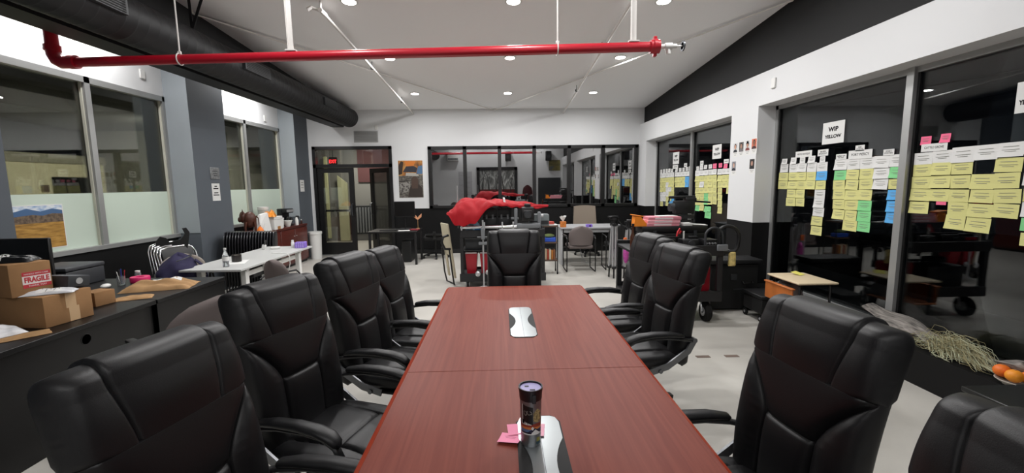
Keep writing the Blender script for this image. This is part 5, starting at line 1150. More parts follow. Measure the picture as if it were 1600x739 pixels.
t = thing('glass_dropper', 'brown glass bottle standing at the end of the rolling cart', 'bottle', (1.56, 5.06, GZ)); obj('bottle', MB().lathe([(.001, 0), (.03, 0), (.032, .13), (.014, .18), (.012, .26), (.001, .26)], n=16), mat('brown_glass', '#4a2a1c', .15), t); obj('cap', MB().lathe([(.001, .26), (.016, .26), (.016, .29), (.001, .29)], n=12), BLACKP, t)
solo('white_box', MB().b2(-.06, .06, -.05, .05, 0, .035, .004), PAPER, 'small white box before the camera rig on the long case', 'box', (2.29, 5.29, LZ), R(4))
solo('paper_folded', MB().box((0, 0, .012), (.20, .09, .01), .002, rot=RY(.07)), PAPER, 'folded white papers beside the small white box on the long case', 'paper', (2.44, 5.29, LZ), R(-4))
t = thing('camera_rig', 'black video camera rig rising above the rolling cart before the paper cards', 'camera', (2.30, 5.41, LZ+.001))
for nm, c, d in (('base', (0, 0, .03), (.22, .08, .06)), ('plate', (0, 0, .10), (.26, .10, .05)), ('body', (.0, 0, .22), (.24, .11, .16)), ('top_handle', (-.02, 0, .345), (.34, .04, .035)), ('front_block', (.08, 0, .31), (.14, .10, .06))): obj(nm, MB().box(c, d, .012, 2), BLACKP, t)
obj('rod', MB().cyl((.05, 0, .30), (.34, 0, .275), .012, 10).cyl((-.17, 0, .36), (-.19, 0, .28), .010, 8), BLACKP, t)
obj('lens', MB().cyl((-.12, -.0, .22), (-.18, 0, .22), .05, 18), DARKG, t)
obj('side_arm', MB().box((-.15, 0, .09), (.12, .06, .06), .01), BLACKP, t)
t = thing('snack_pouch', 'cream and yellow pouch hanging on the rolling cart post', 'pouch', (2.675, 4.90, .77)); obj('pouch', MB().ring_loft([[Vector((hh*math.cos(2*PI*k/16), .02*math.sin(2*PI*k/16)*(1.4 if 0 < j < 4 else .4), z)) for k in range(16)] for j, (hh, z) in enumerate(((.038, -.10), (.044, -.085), (.042, 0), (.040, .055), (.038, .07)))]), mat('pouch_cream', '#d8c27c', .6, var=.4, vscale=30), t); obj('loop', MB().tube([(0, 0, .07), (-.05, .02, .10), (-.09, .03, .13)], .004, 6), STEEL, t)
rig('red_toolbox', (2.36, 5.16, .331), 'red toolbox on the lower tray of the rolling cart', 'toolbox', (('body', (0, 0, .16), (.30, .24, .32)),), REDBIN, (('handle', MB().tube([(-.08, 0, .32), (-.07, 0, .36), (.07, 0, .36), (.08, 0, .32)], .01, 8), BLACKP),))
rig('cable_crate', (1.85, 5.18, .331), 'black crate of cables on the lower tray of the rolling cart', 'crate', (('body', (0, 0, .14), (.46, .36, .28)),), DARKG, (('cable_coil', MB().tube([(.12*math.cos(a), .10*math.sin(a), .30+.008*math.sin(3*a)+.004*k) for k, a in enumerate([PI*q/9 for q in range(50)])] if False else [(.12*math.cos(PI*q/9), .10*math.sin(PI*q/9), .30+.001*q) for q in range(50)], .011, 6), BLACKP),))
# trunk and dolly by the pier
t = thing('road_trunk', 'black lidded equipment trunk standing against the black wainscot by the pier', 'trunk', (2.97, 5.62, 0)); obj('body', MB().b2(-.31, .30, -.27, .03 if False else .0, .02, .60, .008), BLACKM, t); obj('lid', MB().b2(-.35, .33, -.31, .02, .61, .665, .012, 2), CB, t)
obj('latch', MB().b2(-.06, .02, -.29, -.272, .40, .48, .004), DARKG, t); obj('handle', MB().tube([(.10, -.275, .38), (.10, -.30, .36), (.22, -.30, .36), (.22, -.275, .38)], .008, 8), BLACKP, t); obj('label_plate', MB().b2(-.02, .12, -.274, -.271, .27, .29), DARKG, t)
obj('lid_stud', MB().ball((.315, -.30, .645), .008, 8, 6), STEEL, t)
t = thing('wheeled_dolly', 'small black wheeled dolly between the trunk and the tan topped desk', 'dolly', (3.14, 5.02, 0)); obj('deck', MB().b2(-.14, .14, -.20, .20, .28, .32, .006), CB, t)
obj('frame', MB().b2(-.13, .13, -.19, .19, .10, .28, .01), BLACKM, t)
for sx in (-.11, .11):
    for sy in (-.16, .16): w = obj('caster', wheel(.045, .025, 0), RUBBER, t, (sx, sy, .045)); obj('hub', MB().cyl((-.015, 0, 0), (.015, 0, 0), .018, 10), STEEL, w)
# ---------- tan topped school desk ----------
t = thing('school_desk', 'small desk with cream laminate top and orange plywood shelf under it by the window', 'desk', (3.09, 4.32, 0))
obj('desktop', MB().b2(-.20, .205, -.255, .255, .632, .652, .012, 3), mat('cream_top', '#cdbb9c', .5), t)
f = MB()
for sx in (-.15, .16):
    f.tube([(sx, -.20, .012), (sx, -.20, .60), (sx, -.17, .628), (sx, .17, .628), (sx, .20, .60), (sx, .20, .012)], .012, 10)
f.tube([(-.15, -.2, .10), (.16, -.2, .10)], .011, 8).tube([(-.15, .2, .10), (.16, .2, .10)], .011, 8); obj('tube_frame', f, BLACKP, t)
PL = mat('orange_plywood', '#b9692f', .5, var=.15, vscale=8)
obj('plywood_shelf', MB().b2(-.215, .15, -.22, .20, .40, .415, .004).b2(-.225, -.205, -.20, .235, .40, .575, .006).b2(-.235, -.195, -.21, .245, .570, .585, .004), PL, t)
mailer('grey_plastic_bag', (3.06, 4.48, .4165), R(85), (.20, .26), mat('grey_film', '#8a8688', .25, bump=.8, bscale=18), 'crumpled grey plastic bag stuffed under the cream desk top', .16, seed=31, amp=.02)
solo('sticky_note', MB().box((0, 0, .012), (.10, .10, .001), rot=RX(.22)), LITYEL, 'pale yellow sticky note curling on the cream desk top', 'note', (3.16, 4.47, .6545), R(28))
# ---------- ledge decorations ----------
LE = .2805
def driftwood(loc, rz, ry, L_, label, seed):
    rr = random.Random(seed); rings = []; n = 14
    for j in range(19):
        v = j/18; r = (.070*math.sin(PI*(.12+.80*v))**.7+.010)*(1+.22*math.sin(v*11+seed)); tw = .9*v
        rings.append([Vector((-L_/2+L_*v, r*1.55*(1+.28*math.sin(3*a+seed+v*3)+.10*math.sin(7*a+v*9))*math.cos(a+tw)+.03*math.sin(v*5+seed), r*(.72+.2*math.sin(2*a+v*4))*math.sin(a+tw)+.012*math.sin(v*7))) for a in [2*PI*k/n for k in range(n)]])
    m_ = MB().ring_loft(rings); mtx = Matrix.Rotation(ry, 4, 'Y')
    for v in m_.bm.verts: v.co = mtx @ v.co
    lo_ = min(v.co.z for v in m_.bm.verts)
    for v in m_.bm.verts: v.co.z -= lo_
    return solo('driftwood', m_, ramp_mat('driftwood_grey', [(.3, '#3f3c3a'), (.5, '#75706b'), (.7, '#9a948e')], 'NOISE', (2, 14, 14), 3, rough=.85, bump=.7, detail=8), label, 'driftwood', loc, rz, None, 60)
driftwood((3.50, 3.58, LE), R(100), R(-14), .62, 'grey weathered driftwood log on the black ledge beside the hay, its end raised', 2)
driftwood((3.53, 2.63, LE+.03), R(82), R(16), .50, 'grey weathered driftwood piece at the photo edge behind the orange fruit', 5)
for (y, x, r, z, lab) in ((3.655, 3.362, .036, 0, 'small orange beside the raised end of the driftwood log'), (3.44, 3.362, .034, 0, 'small orange at the low end of the driftwood log by the hay'),):
    t = thing('orange_fruit', lab, 'orange', (x, y, LE)); obj('peel', MB().ball((0, 0, r), (r*1.05, r*1.05, r), 18, 12), ORANGE, t); obj('stem_scar', MB().cyl((0, 0, 2*r-.003), (0, 0, 2*r+.002), .005, 8), KRAFT, t)
t = thing('shallow_dish', 'pale shallow dish holding orange fruit on the black ledge', 'dish', (3.405, 2.66, LE)); obj('dish', MB().lathe([(.001, .004), (.06, .006), (.085, .02), (.10, .034), (.096, .036), (.075, .022), (.06, .014), (.001, .012)], n=30), mat('dish_pale', '#b5afa5', .5), t); obj('foot', MB().lathe([(.03, 0), (.06, 0), (.06, .006), (.03, .006), (.03, 0)], n=24), mat('dish_pale', '#b5afa5', .5), t)
for i, (dx, dy, c, lab) in enumerate(((-.02, .07, '#e5701a', 'deep orange fruit at the hay side of the pale dish'), (-.04, -.015, '#ec9422', 'yellow orange fruit at the middle of the pale dish'), (.04, -.05, '#e07a20', 'orange fruit at the back of the pale dish, at the photo edge'))):
    t = thing('orange_fruit', lab, 'orange', (3.405+dx*.8, 2.66+dy, LE+.028)); obj('peel', MB().ball((0, 0, .042), (.046, .046, .042), 20, 12), mat('peel_%s' % ('deep', 'gold', 'plain')[i], c, .5, bump=.2, bscale=90), t); obj('stem_scar', MB().cyl((0, 0, .082), (0, 0, .087), .006, 8), KRAFT, t)
# dried grass bunch
rr = random.Random(4); hb = MB(); hs = MB()
for i in range(620):
    y0 = rr.uniform(-.16, .20); a = rr.uniform(-1.3, 1.3) + (PI if rr.random() < .25 else 0); L_ = rr.uniform(.10, .26); z0 = rr.uniform(.01, .17)*max(.2, 1-(y0/.24)**2)
    x0 = rr.uniform(-.05, .06); dx, dy = -math.sin(a)*L_*.35, -math.cos(a)*L_; b_ = rr.uniform(-.04, .05)
    pts = [(x0, y0, z0), (x0+dx*.4, y0+dy*.4, z0+.02+b_*.6), (x0+dx*.75, y0+dy*.75, max(.004, z0+b_)), (x0+dx, y0+dy, max(.003, z0*.5+b_*.3))]
    (hb if i % 3 else hs).tube(pts, [.0017, .0016, .0013, .0006], 3)
for i in range(26):
    a = rr.uniform(-.3, .5); L_ = rr.uniform(.2, .34); hs.tube([(.0+rr.uniform(-.03, .03), -.12, .05), (-.02+math.sin(a)*.06, -.12-L_*.5, .045), (-.01+math.sin(a)*.12, -.12-L_, .01+rr.uniform(0, .02))], [.0025, .002, .0012], 4)
for i in range(9):
    a = rr.uniform(.7, 1.3); hs.tube([(-.03, rr.uniform(-.05, .1), .05), (-.03-.05, rr.uniform(-.05, .08), .02), (-.085, rr.uniform(-.08, .08), .004)], [.003, .0025, .001], 4)
t = thing('dried_grass', 'bunch of dried straw coloured grass lying on the black ledge', 'dried grass', (3.43, 3.10, LE))
o = obj('straw', hb, mat('straw', '#9c9470', .85), t, smooth=0); o['kind'] = 'stuff'
o = obj('pale_stalks', hs, mat('pale_straw', '#b9bda0', .85), t, smooth=0); o['kind'] = 'stuff'
t = thing('low_table', 'low black square table by the window behind the chair at the photo edge', 'table', (2.97, 2.05, 0)); obj('tabletop', MB().b2(-.30, .32, -.32, .29, .42, .45, .004), mat('low_black', '#1d1e1e', .35), t)
for sx in (-.27, .29):
    for sy in (-.29, .26): obj('leg', MB().b2(sx-.02, sx+.02, sy-.02, sy+.02, 0, .42, .003), BLACKP, t)
# ---------- portraits on the pier ----------
def portrait(y, z, bg, skin, hair, coat, label, hat=False):
    t = thing('portrait_card', label, 'photo card', (XR, y, z))
    F = Matrix(((0, 0, -1, 0), (-1, 0, 0, 0), (0, 1, 0, 0), (0, 0, 0, 1)))
    def q(name, poly, m, k): obj(name, MB().prism(poly, k*.0005, k*.0005+.0005, F), m, t)
    def el(cx, cz, a, b, n=18): return [(cx+a*math.cos(2*PI*k/n), cz+b*math.sin(2*PI*k/n)) for k in range(n)]
    q('sheet', [(-.065, -.10), (.065, -.10), (.065, .10), (-.065, .10)], PAPER, 0)
    q('backdrop', [(-.055, -.035), (.055, -.035), (.055, .095), (-.055, .095)], mat('portrait_bg_'+bg[1:], bg, .6), 1)
    q('shoulders', [(-.05, -.035), (.05, -.035), (.045, -.012), (.02, .004), (-.02, .004), (-.045, -.012)], mat('portrait_coat_'+coat[1:], coat, .7), 2)
    q('hair', el(0, .047, .029, .038), mat('portrait_hair_'+hair[1:], hair, .7), 3)
    q('face', el(0, .038, .022, .032), mat('portrait_skin_'+skin[1:], skin, .6), 4)
    q('eyes', el(-.009, .045, .004, .002, 8), INK, 5); q('eyes', el(.009, .045, .004, .002, 8), INK, 5); q('mouth', el(0, .022, .008, .0018, 8), mat('portrait_lip', '#8a4a42', .6), 5)
    if hat: q('hat', [(-.04, .055), (.04, .055), (.024, .066), (.018, .09), (-.018, .09), (-.024, .066)], INK, 6)
    for i, w in enumerate((.04, .025)): q('caption', [(-w, -.056-.018*i), (w, -.056-.018*i), (w, -.050-.018*i), (-w, -.050-.018*i)], GREYINK, 1)
portrait(6.17, 2.085, '#c8c8ca', '#c99a80', '#241a18', '#23252c', 'portrait card of dark haired person, first in the upper row on the pier')
portrait(6.02, 2.085, '#55524f', '#a9826e', '#1d1917', '#6d6a6c', 'portrait card with dark grey backdrop, second in the upper row on the pier')
portrait(5.865, 2.09, '#c9c9c8', '#b98a70', '#2a1f1c', '#7a3d3a', 'portrait card of person in a black hat, third in the upper row on the pier', True)
portrait(5.715, 2.10, '#c8694e', '#8a5a44', '#1c1514', '#40282a', 'portrait card with orange red backdrop, last in the upper row on the pier')
portrait(6.19, 1.83, '#8d8f96', '#cda794', '#5a5552', '#2b2d35', 'portrait card of light haired person, lower row nearer the end wall')
portrait(5.74, 1.84, '#1d1b1c', '#b98f7c', '#151314', '#1a1a1d', 'portrait card with black backdrop, lower row nearer the camera')
# ---------- paper cards on the street side windows ----------
CARDS_A = [
 (5.461,1.886,0.101,0.072,'W','tag1',0), (5.292,1.886,0.095,0.079,'W','tag1',1), (5.135,1.885,0.093,0.08,'W','tag1',2), (4.981,1.886,0.114,0.081,'W','tag1',3),
 (4.812,1.876,0.079,0.067,'W','tag1',4), (5.124,1.956,0.279,0.071,'W','head1',0), (4.812,1.95,0.157,0.071,'W','head1',1), (5.464,1.8,0.152,0.101,'W','g1r0',0),
 (5.294,1.797,0.15,0.102,'W','g1r0',1), (5.139,1.798,0.154,0.104,'W','g1r0',2), (4.976,1.798,0.15,0.113,'W','g1r0',3), (4.816,1.794,0.158,0.105,'W','g1r0',4),
 (5.47,1.696,0.181,0.101,'Y','g1r1',0), (5.29,1.695,0.161,0.102,'Y','g1r1',1), (5.136,1.697,0.154,0.1,'Y','g1r1',2), (4.978,1.696,0.151,0.101,'Y','g1r1',3),
 (4.812,1.696,0.158,0.101,'B','g1r1',4), (5.475,1.592,0.182,0.097,'Y','g1r2',0), (5.292,1.592,0.172,0.093,'Y','g1r2',1), (5.134,1.594,0.148,0.099,'Y','g1r2',2),
 (4.984,1.594,0.158,0.097,'Y','g1r2',3), (4.817,1.594,0.153,0.102,'Y','g1r2',4), (5.304,1.488,0.158,0.098,'Y','g1r3',1), (5.141,1.489,0.155,0.1,'Y','g1r3',2),
 (4.822,1.49,0.16,0.098,'W','g1r3',4), (5.308,1.384,0.172,0.099,'Y','g1r4',1), (5.138,1.389,0.155,0.1,'Y','g1r4',2), (4.823,1.389,0.16,0.102,'W','g1r4',4),
 (4.822,1.291,0.166,0.103,'W','g1r5',4), (4.836,1.186,0.168,0.103,'Y','g1r6',4), (4.834,1.076,0.175,0.103,'Y','g1r7',4), (4.313,1.96,0.111,0.057,'W','head2',0),
 (4.306,1.898,0.287,0.087,'W','head2',1), (4.546,1.888,0.141,0.059,'W','head2',2), (3.983,1.896,0.114,0.055,'W','head2',3), (4.547,1.808,0.167,0.108,'W','g2r0',0),
 (4.384,1.807,0.16,0.108,'W','g2r0',1), (4.217,1.808,0.166,0.107,'W','g2r0',2), (4.055,1.812,0.169,0.111,'W','g2r0',3), (3.894,1.816,0.153,0.109,'W','g2r0',4),
 (4.546,1.697,0.157,0.1,'G','g2r1',0), (4.384,1.7,0.16,0.101,'Y','g2r1',1), (4.214,1.703,0.162,0.104,'Y','g2r1',2), (4.046,1.705,0.165,0.096,'W','g2r1',3),
 (3.888,1.708,0.141,0.1,'G','g2r1',4), (4.554,1.595,0.163,0.096,'Y','g2r2',0), (4.382,1.596,0.161,0.101,'Y','g2r2',1), (4.212,1.601,0.161,0.1,'Y','g2r2',2),
 (4.046,1.605,0.161,0.096,'W','g2r2',3), (3.89,1.606,0.143,0.093,'Y','g2r2',4), (4.544,1.494,0.163,0.097,'Y','g2r3',0), (4.374,1.492,0.165,0.097,'Y','g2r3',1),
 (4.21,1.496,0.162,0.101,'Y','g2r3',2), (3.888,1.505,0.139,0.094,'B','g2r3',4), (4.538,1.39,0.162,0.105,'Y','g2r4',0), (4.369,1.39,0.165,0.101,'Y','g2r4',1),
 (4.204,1.392,0.162,0.101,'G','g2r4',2), (3.888,1.401,0.143,0.1,'B','g2r4',4), (4.528,1.284,0.163,0.105,'Y','g2r5',0), (4.367,1.28,0.147,0.109,'Y','g2r5',1),
 (4.202,1.29,0.162,0.109,'G','g2r5',2), (3.888,1.296,0.144,0.1,'B','g2r5',4), (4.368,1.18,0.176,0.114,'Y','g2r6',1), (4.196,1.184,0.153,0.105,'G','g2r6',2),
 (4.689,2.154,0.308,0.232,'W','wip',0),
]
CARDS_B = [
 (3.64,1.968,0.091,0.074,'P','pink',0), (3.478,1.973,0.082,0.07,'P','pink',1), (3.563,1.906,0.219,0.064,'W','head',0), (3.649,1.818,0.161,0.101,'W','r0',0),
 (3.488,1.825,0.164,0.104,'W','r0',1), (3.329,1.831,0.165,0.116,'W','r0',2), (3.168,1.838,0.159,0.106,'W','r0',3), (3.012,1.846,0.16,0.105,'W','r0',4),
 (2.856,1.855,0.154,0.1,'W','r0',5), (3.648,1.72,0.161,0.097,'Y','r1',0), (3.487,1.728,0.164,0.101,'Y','r1',1), (3.33,1.73,0.158,0.096,'Y','r1',2),
 (3.016,1.74,0.17,0.102,'Y','r1',4), (3.647,1.616,0.171,0.101,'Y','r2',0), (3.484,1.622,0.164,0.101,'Y','r2',1), (3.332,1.622,0.154,0.105,'Y','r2',2),
 (3.173,1.623,0.161,0.112,'Y','r2',3), (3.016,1.629,0.158,0.106,'Y','r2',4), (2.843,1.644,0.146,0.103,'W','r2',5), (3.648,1.512,0.176,0.097,'Y','r3',0),
 (3.483,1.514,0.161,0.105,'Y','r3',1), (3.33,1.512,0.15,0.105,'Y','r3',2), (3.166,1.515,0.158,0.096,'Y','r3',3), (3.002,1.519,0.174,0.099,'Y','r3',4),
 (2.832,1.536,0.149,0.097,'Y','r3',5), (3.65,1.404,0.177,0.102,'Y','r4',0), (3.328,1.409,0.155,0.11,'Y','r4',2), (3.166,1.406,0.165,0.105,'Y','r4',3),
 (3.0,1.414,0.164,0.103,'Y','r4',4), (2.83,1.432,0.152,0.097,'W','r4',5), (3.335,1.304,0.153,0.106,'Y','r5',2), (3.168,1.298,0.166,0.109,'Y','r5',3),
 (2.826,1.328,0.152,0.091,'G','r5',5), (2.818,1.226,0.149,0.09,'Y','r6',5), (3.46,1.45,0.081,0.025,'P','pinkstrip',0), (2.934,2.196,0.173,0.21,'W','wip',0),
]
CARDS_C = [
 (9.684,1.879,0.115,0.08,'W','tag1',0), (9.527,1.882,0.113,0.078,'W','tag1',1), (9.37,1.884,0.117,0.077,'W','tag1',2), (9.215,1.887,0.114,0.076,'W','tag1',3),
 (9.068,1.882,0.103,0.075,'W','tag1',4), (8.838,1.886,0.113,0.079,'W','tag2',0), (8.663,1.884,0.116,0.071,'W','tag2',1), (8.506,1.885,0.097,0.07,'W','tag2',2),
 (8.356,1.89,0.108,0.075,'W','tag2',3), (8.214,1.894,0.112,0.08,'W','tag2',4), (8.908,1.951,0.271,0.074,'W','head',0), (8.418,1.965,0.132,0.072,'W','head',1),
 (9.672,1.788,0.164,0.101,'W','g1r0',0), (9.506,1.791,0.158,0.1,'W','g1r0',1), (9.345,1.793,0.153,0.098,'W','g1r0',2), (9.189,1.795,0.148,0.096,'W','g1r0',3),
 (9.04,1.797,0.145,0.095,'W','g1r0',4), (8.838,1.796,0.166,0.093,'W','g2r0',0), (8.67,1.797,0.16,0.091,'W','g2r0',1), (8.511,1.799,0.149,0.09,'W','g2r0',2),
 (8.358,1.8,0.148,0.088,'W','g2r0',3), (8.208,1.801,0.143,0.086,'W','g2r0',4), (9.664,1.683,0.164,0.102,'Y','g1r1',0), (9.497,1.686,0.159,0.099,'Y','g1r1',1),
 (9.336,1.688,0.154,0.098,'Y','g1r1',2), (9.182,1.69,0.148,0.097,'Y','g1r1',3), (9.031,1.692,0.144,0.095,'Y','g1r1',4), (9.656,1.58,0.164,0.102,'Y','g1r2',0),
 (9.489,1.584,0.159,0.1,'Y','g1r2',1), (9.328,1.588,0.154,0.099,'W','g1r2',2), (9.174,1.592,0.148,0.097,'Y','g1r2',3), (9.023,1.595,0.144,0.096,'Y','g1r2',4),
 (9.647,1.476,0.165,0.102,'Y','g1r3',0), (9.481,1.482,0.159,0.1,'Y','g1r3',1), (9.32,1.487,0.153,0.099,'W','g1r3',2), (9.166,1.492,0.148,0.097,'W','g1r3',3),
 (9.015,1.498,0.144,0.096,'Y','g1r3',4), (9.638,1.372,0.164,0.102,'W','g1r4',0), (9.472,1.38,0.158,0.1,'W','g1r4',1), (9.312,1.387,0.153,0.098,'W','g1r4',2),
 (9.157,1.394,0.148,0.097,'Y','g1r4',3), (9.007,1.401,0.144,0.096,'Y','g1r4',4), (9.63,1.268,0.164,0.102,'W','g1r5',0), (9.464,1.278,0.158,0.1,'W','g1r5',1),
 (9.304,1.287,0.153,0.099,'Y','g1r5',2), (9.15,1.296,0.148,0.097,'Y','g1r5',3), (8.999,1.304,0.144,0.096,'B','g1r5',4), (9.622,1.164,0.164,0.103,'Y','g1r6',0),
 (9.296,1.186,0.153,0.099,'Y','g1r6',2), (9.141,1.196,0.147,0.097,'B','g1r6',3), (8.991,1.207,0.144,0.096,'B','g1r6',4), (8.828,1.688,0.166,0.103,'Y','g2r1',0),
 (8.661,1.69,0.159,0.102,'Y','g2r1',1), (8.502,1.692,0.149,0.099,'Y','g2r1',2), (8.349,1.694,0.148,0.097,'B','g2r1',3), (8.198,1.695,0.143,0.096,'B','g2r1',4),
 (8.82,1.586,0.165,0.103,'Y','g2r2',0), (8.653,1.588,0.159,0.101,'Y','g2r2',1), (8.494,1.592,0.15,0.099,'Y','g2r2',2), (8.34,1.596,0.148,0.098,'B','g2r2',3),
 (8.19,1.599,0.143,0.096,'B','g2r2',4), (8.902,2.126,0.31,0.239,'W','wip',0),
]
CARDS_D = [
 (7.734,1.975,0.124,0.075,'W','head',0), (6.893,1.962,0.148,0.067,'W','head',1), (7.895,1.886,0.103,0.071,'W','tag1',0), (7.743,1.895,0.118,0.076,'W','tag1',1),
 (7.586,1.898,0.113,0.074,'W','tag1',2), (7.416,1.9,0.125,0.073,'W','tag1',3), (7.267,1.902,0.12,0.076,'P','pink',0), (7.081,1.905,0.114,0.074,'P','pink',1),
 (6.912,1.888,0.109,0.073,'P','pink',2), (7.902,1.797,0.168,0.095,'W','g1r0',0), (7.732,1.8,0.161,0.093,'W','g1r0',1), (7.57,1.801,0.154,0.091,'W','g1r0',2),
 (7.414,1.804,0.148,0.089,'W','g1r0',3), (7.264,1.806,0.143,0.088,'W','g1r0',4), (7.091,1.801,0.141,0.091,'W','g2r0',0), (6.95,1.804,0.131,0.089,'W','g2r0',1),
 (6.822,1.804,0.121,0.087,'W','g2r0',2), (7.892,1.695,0.168,0.104,'Y','g1r1',0), (7.723,1.697,0.161,0.102,'Y','g1r1',1), (7.56,1.7,0.154,0.099,'Y','g1r1',2),
 (7.405,1.702,0.148,0.098,'Y','g1r1',3), (7.256,1.704,0.143,0.096,'Y','g1r1',4), (7.884,1.589,0.168,0.104,'Y','g1r2',0), (7.714,1.594,0.161,0.102,'W','g1r2',1),
 (7.552,1.598,0.154,0.1,'Y','g1r2',2), (7.396,1.603,0.147,0.098,'Y','g1r2',3), (7.246,1.607,0.143,0.096,'Y','g1r2',4), (7.874,1.483,0.168,0.104,'Y','g1r3',0),
 (7.705,1.49,0.161,0.102,'Y','g1r3',1), (7.542,1.497,0.154,0.1,'Y','g1r3',2), (7.387,1.504,0.147,0.097,'Y','g1r3',3), (7.238,1.51,0.143,0.096,'Y','g1r3',4),
 (7.865,1.378,0.169,0.105,'Y','g1r4',0), (7.696,1.387,0.161,0.102,'Y','g1r4',1), (7.534,1.396,0.154,0.1,'G','g1r4',2), (7.378,1.404,0.148,0.098,'Y','g1r4',3),
 (7.229,1.412,0.142,0.096,'Y','g1r4',4), (7.856,1.272,0.168,0.104,'Y','g1r5',0), (7.687,1.283,0.161,0.102,'Y','g1r5',1), (7.524,1.294,0.154,0.1,'G','g1r5',2),
 (7.37,1.305,0.148,0.098,'Y','g1r5',3), (7.22,1.315,0.143,0.096,'Y','g1r5',4), (7.846,1.166,0.168,0.104,'G','g1r6',0), (7.678,1.18,0.161,0.103,'Y','g1r6',1),
 (7.081,1.695,0.142,0.102,'Y','g2r1',0), (6.941,1.697,0.13,0.1,'Y','g2r1',1), (6.812,1.7,0.121,0.097,'Y','g2r1',2), (7.072,1.591,0.141,0.102,'Y','g2r2',0),
 (6.932,1.595,0.13,0.1,'Y','g2r2',1), (6.802,1.599,0.121,0.098,'Y','g2r2',2), (7.062,1.486,0.142,0.101,'Y','g2r3',0), (6.794,1.499,0.121,0.098,'Y','g2r3',2),
 (7.052,1.382,0.141,0.102,'Y','g2r4',0), (7.044,1.278,0.141,0.102,'Y','g2r5',0), (7.034,1.173,0.141,0.102,'Y','g2r6',0), (7.513,1.168,0.118,0.095,'G','g1r6',2),
 (7.393,1.176,0.114,0.093,'G','g1r6',3), (7.439,1.068,0.221,0.111,'G','g1r7',2), (7.216,2.134,0.296,0.229,'W','wip',0),
]

CM = {'W': PAPER, 'Y': YEL, 'B': BLU, 'G': GRN, 'P': PNK}
CN = {'W': 'white', 'Y': 'yellow', 'B': 'blue', 'G': 'green', 'P': 'pink'}
ORD = 'first second third fourth fifth sixth seventh eighth'.split()
PN = {'A': 'third pane from the end wall', 'B': 'pane nearest the camera', 'C': 'pane next to the end wall', 'D': 'second pane from the end wall'}
GN = {'A': {'g1': 'outer block', 'g2': 'inner block'}, 'B': {'': 'block'}, 'C': {'g1': 'first block', 'g2': 'second block'}, 'D': {'g1': 'first block', 'g2': 'second block'}}
rc = random.Random(11)
HEADS = {('A', 'head1', 0): 'MYSTIC BOUTIQUE', ('A', 'head1', 1): 'BROKEN\nBACKLIGHT', ('A', 'head2', 0): 'FORT\nAT BOTTO', ('A', 'head2', 1): 'FORT PIERCY', ('A', 'head2', 2): 'SUNSET ON\nMY PALE', ('A', 'head2', 3): 'FORT\nFOSTER', ('B', 'head', 0): 'CATTLE GROVE'}
_mesh = {}
def card_mesh(col, w, h, curl):
    key = (col, round(w, 2), round(h, 2), curl)
    if key not in _mesh:
        w, h = max(round(w, 2), .03), max(round(h, 2), .03)
        def f(u, v): return Vector((-.001-(.010*curl*(1-v)**2*(.4+.6*u)), w*(u-.5), h*(v-.5)))
        _mesh[key] = MB().grid(f, 3, 4, (.0006, 0, 0)).mesh('task_card', CM[col])
        ln = MB()
        for k, (a, z) in enumerate(((.30, .22), (.34, 0.0), (.22, -.12))):
            zz = z*h; v = z+.5
            ln.box((-.0032-(.010*curl*(1-v)**2*.7), 0, zz), (.0004, w*a*2, max(.003, h*.028)))
        _mesh[key+('l',)] = ln.mesh('print', GREYINK, 0)
    return _mesh[key], _mesh[key+('l',)]
for pane, data in (('A', CARDS_A), ('B', CARDS_B), ('C', CARDS_C), ('D', CARDS_D)):
    for (y, z, w, h, c, tg, i) in data:
        x = XRW-.0015
        if tg == 'wip':
            t = thing('window_sign', 'white WIP YELLOW sign above the cards on the window, %s' % PN[pane], 'sign', (x, y, z))
            obj('sheet', MB().b2(-.0012, 0, -w/2, w/2, -h/2, h/2), PAPER, t)
            text('lettering', 'WIP', h*.20, INK, t, facing((-.0016, 0, h*.16), -1, 0), width=w*.46, rnd=.0025); text('lettering', 'YELLOW', h*.15, INK, t, facing((-.0016, 0, -h*.17), -1, 0), width=w*.76, rnd=.002); continue
        if tg.startswith('head'):
            s = HEADS.get((pane, tg, i))
            t = thing('heading_card', 'white heading strip %s' % (('printed ' + s.replace('\n', ' ') + ' over the cards') if s else '%s of its two over the cards, %s' % (ORD[i], PN[pane])), 'card', (x, y, z), 0, 'heading strips on the windows')
            obj('strip', MB().b2(-.0052, -.0045, -w/2, w/2, -h/2, h/2), PAPER, t)
            if s: text('lettering', s, h*(.26 if '\n' in s else .30), INK, t, facing((-.0056, 0, 0), -1, 0), width=w*.74)
            else: obj('print', MB().b2(-.0056, -.0052, -w*.3, w*.3, -h*.12, h*.12), GREYINK, t)
            continue
        if tg == 'pinkstrip': lab = 'small pink strip peeking from under a yellow card, %s' % PN[pane]
        elif tg == 'pink': lab = 'pink sticky note above the cards, %s, %s one' % (PN[pane], ORD[i])
        elif tg.startswith('tag'): lab = 'small white tag above column %s, %s%s' % (ORD[i], PN[pane], '' if tg != 'tag2' else ', second block')
        else:
            g, r = (tg[:2], int(tg[3:])) if tg[0] == 'g' else ('', int(tg[1:]))
            lab = '%s card, row %s, column %s, %s, %s' % (CN[c], ORD[r], ORD[i], GN[pane][g], PN[pane])
        cm, lm = card_mesh(c, w, h, rc.choice((0, .4, .8, 1.3)) if h > .05 else 0)
        lift = -.003 if tg.startswith('tag') else 0
        t = tag(obj('task_card', cm, None, None, (x+lift, y, z)), lab, 'card', 'task cards on the windows'); t.rotation_euler = (R(rc.uniform(-1.8, 1.8)), 0, 0)
        if h > .05: obj('print', lm, None, t)
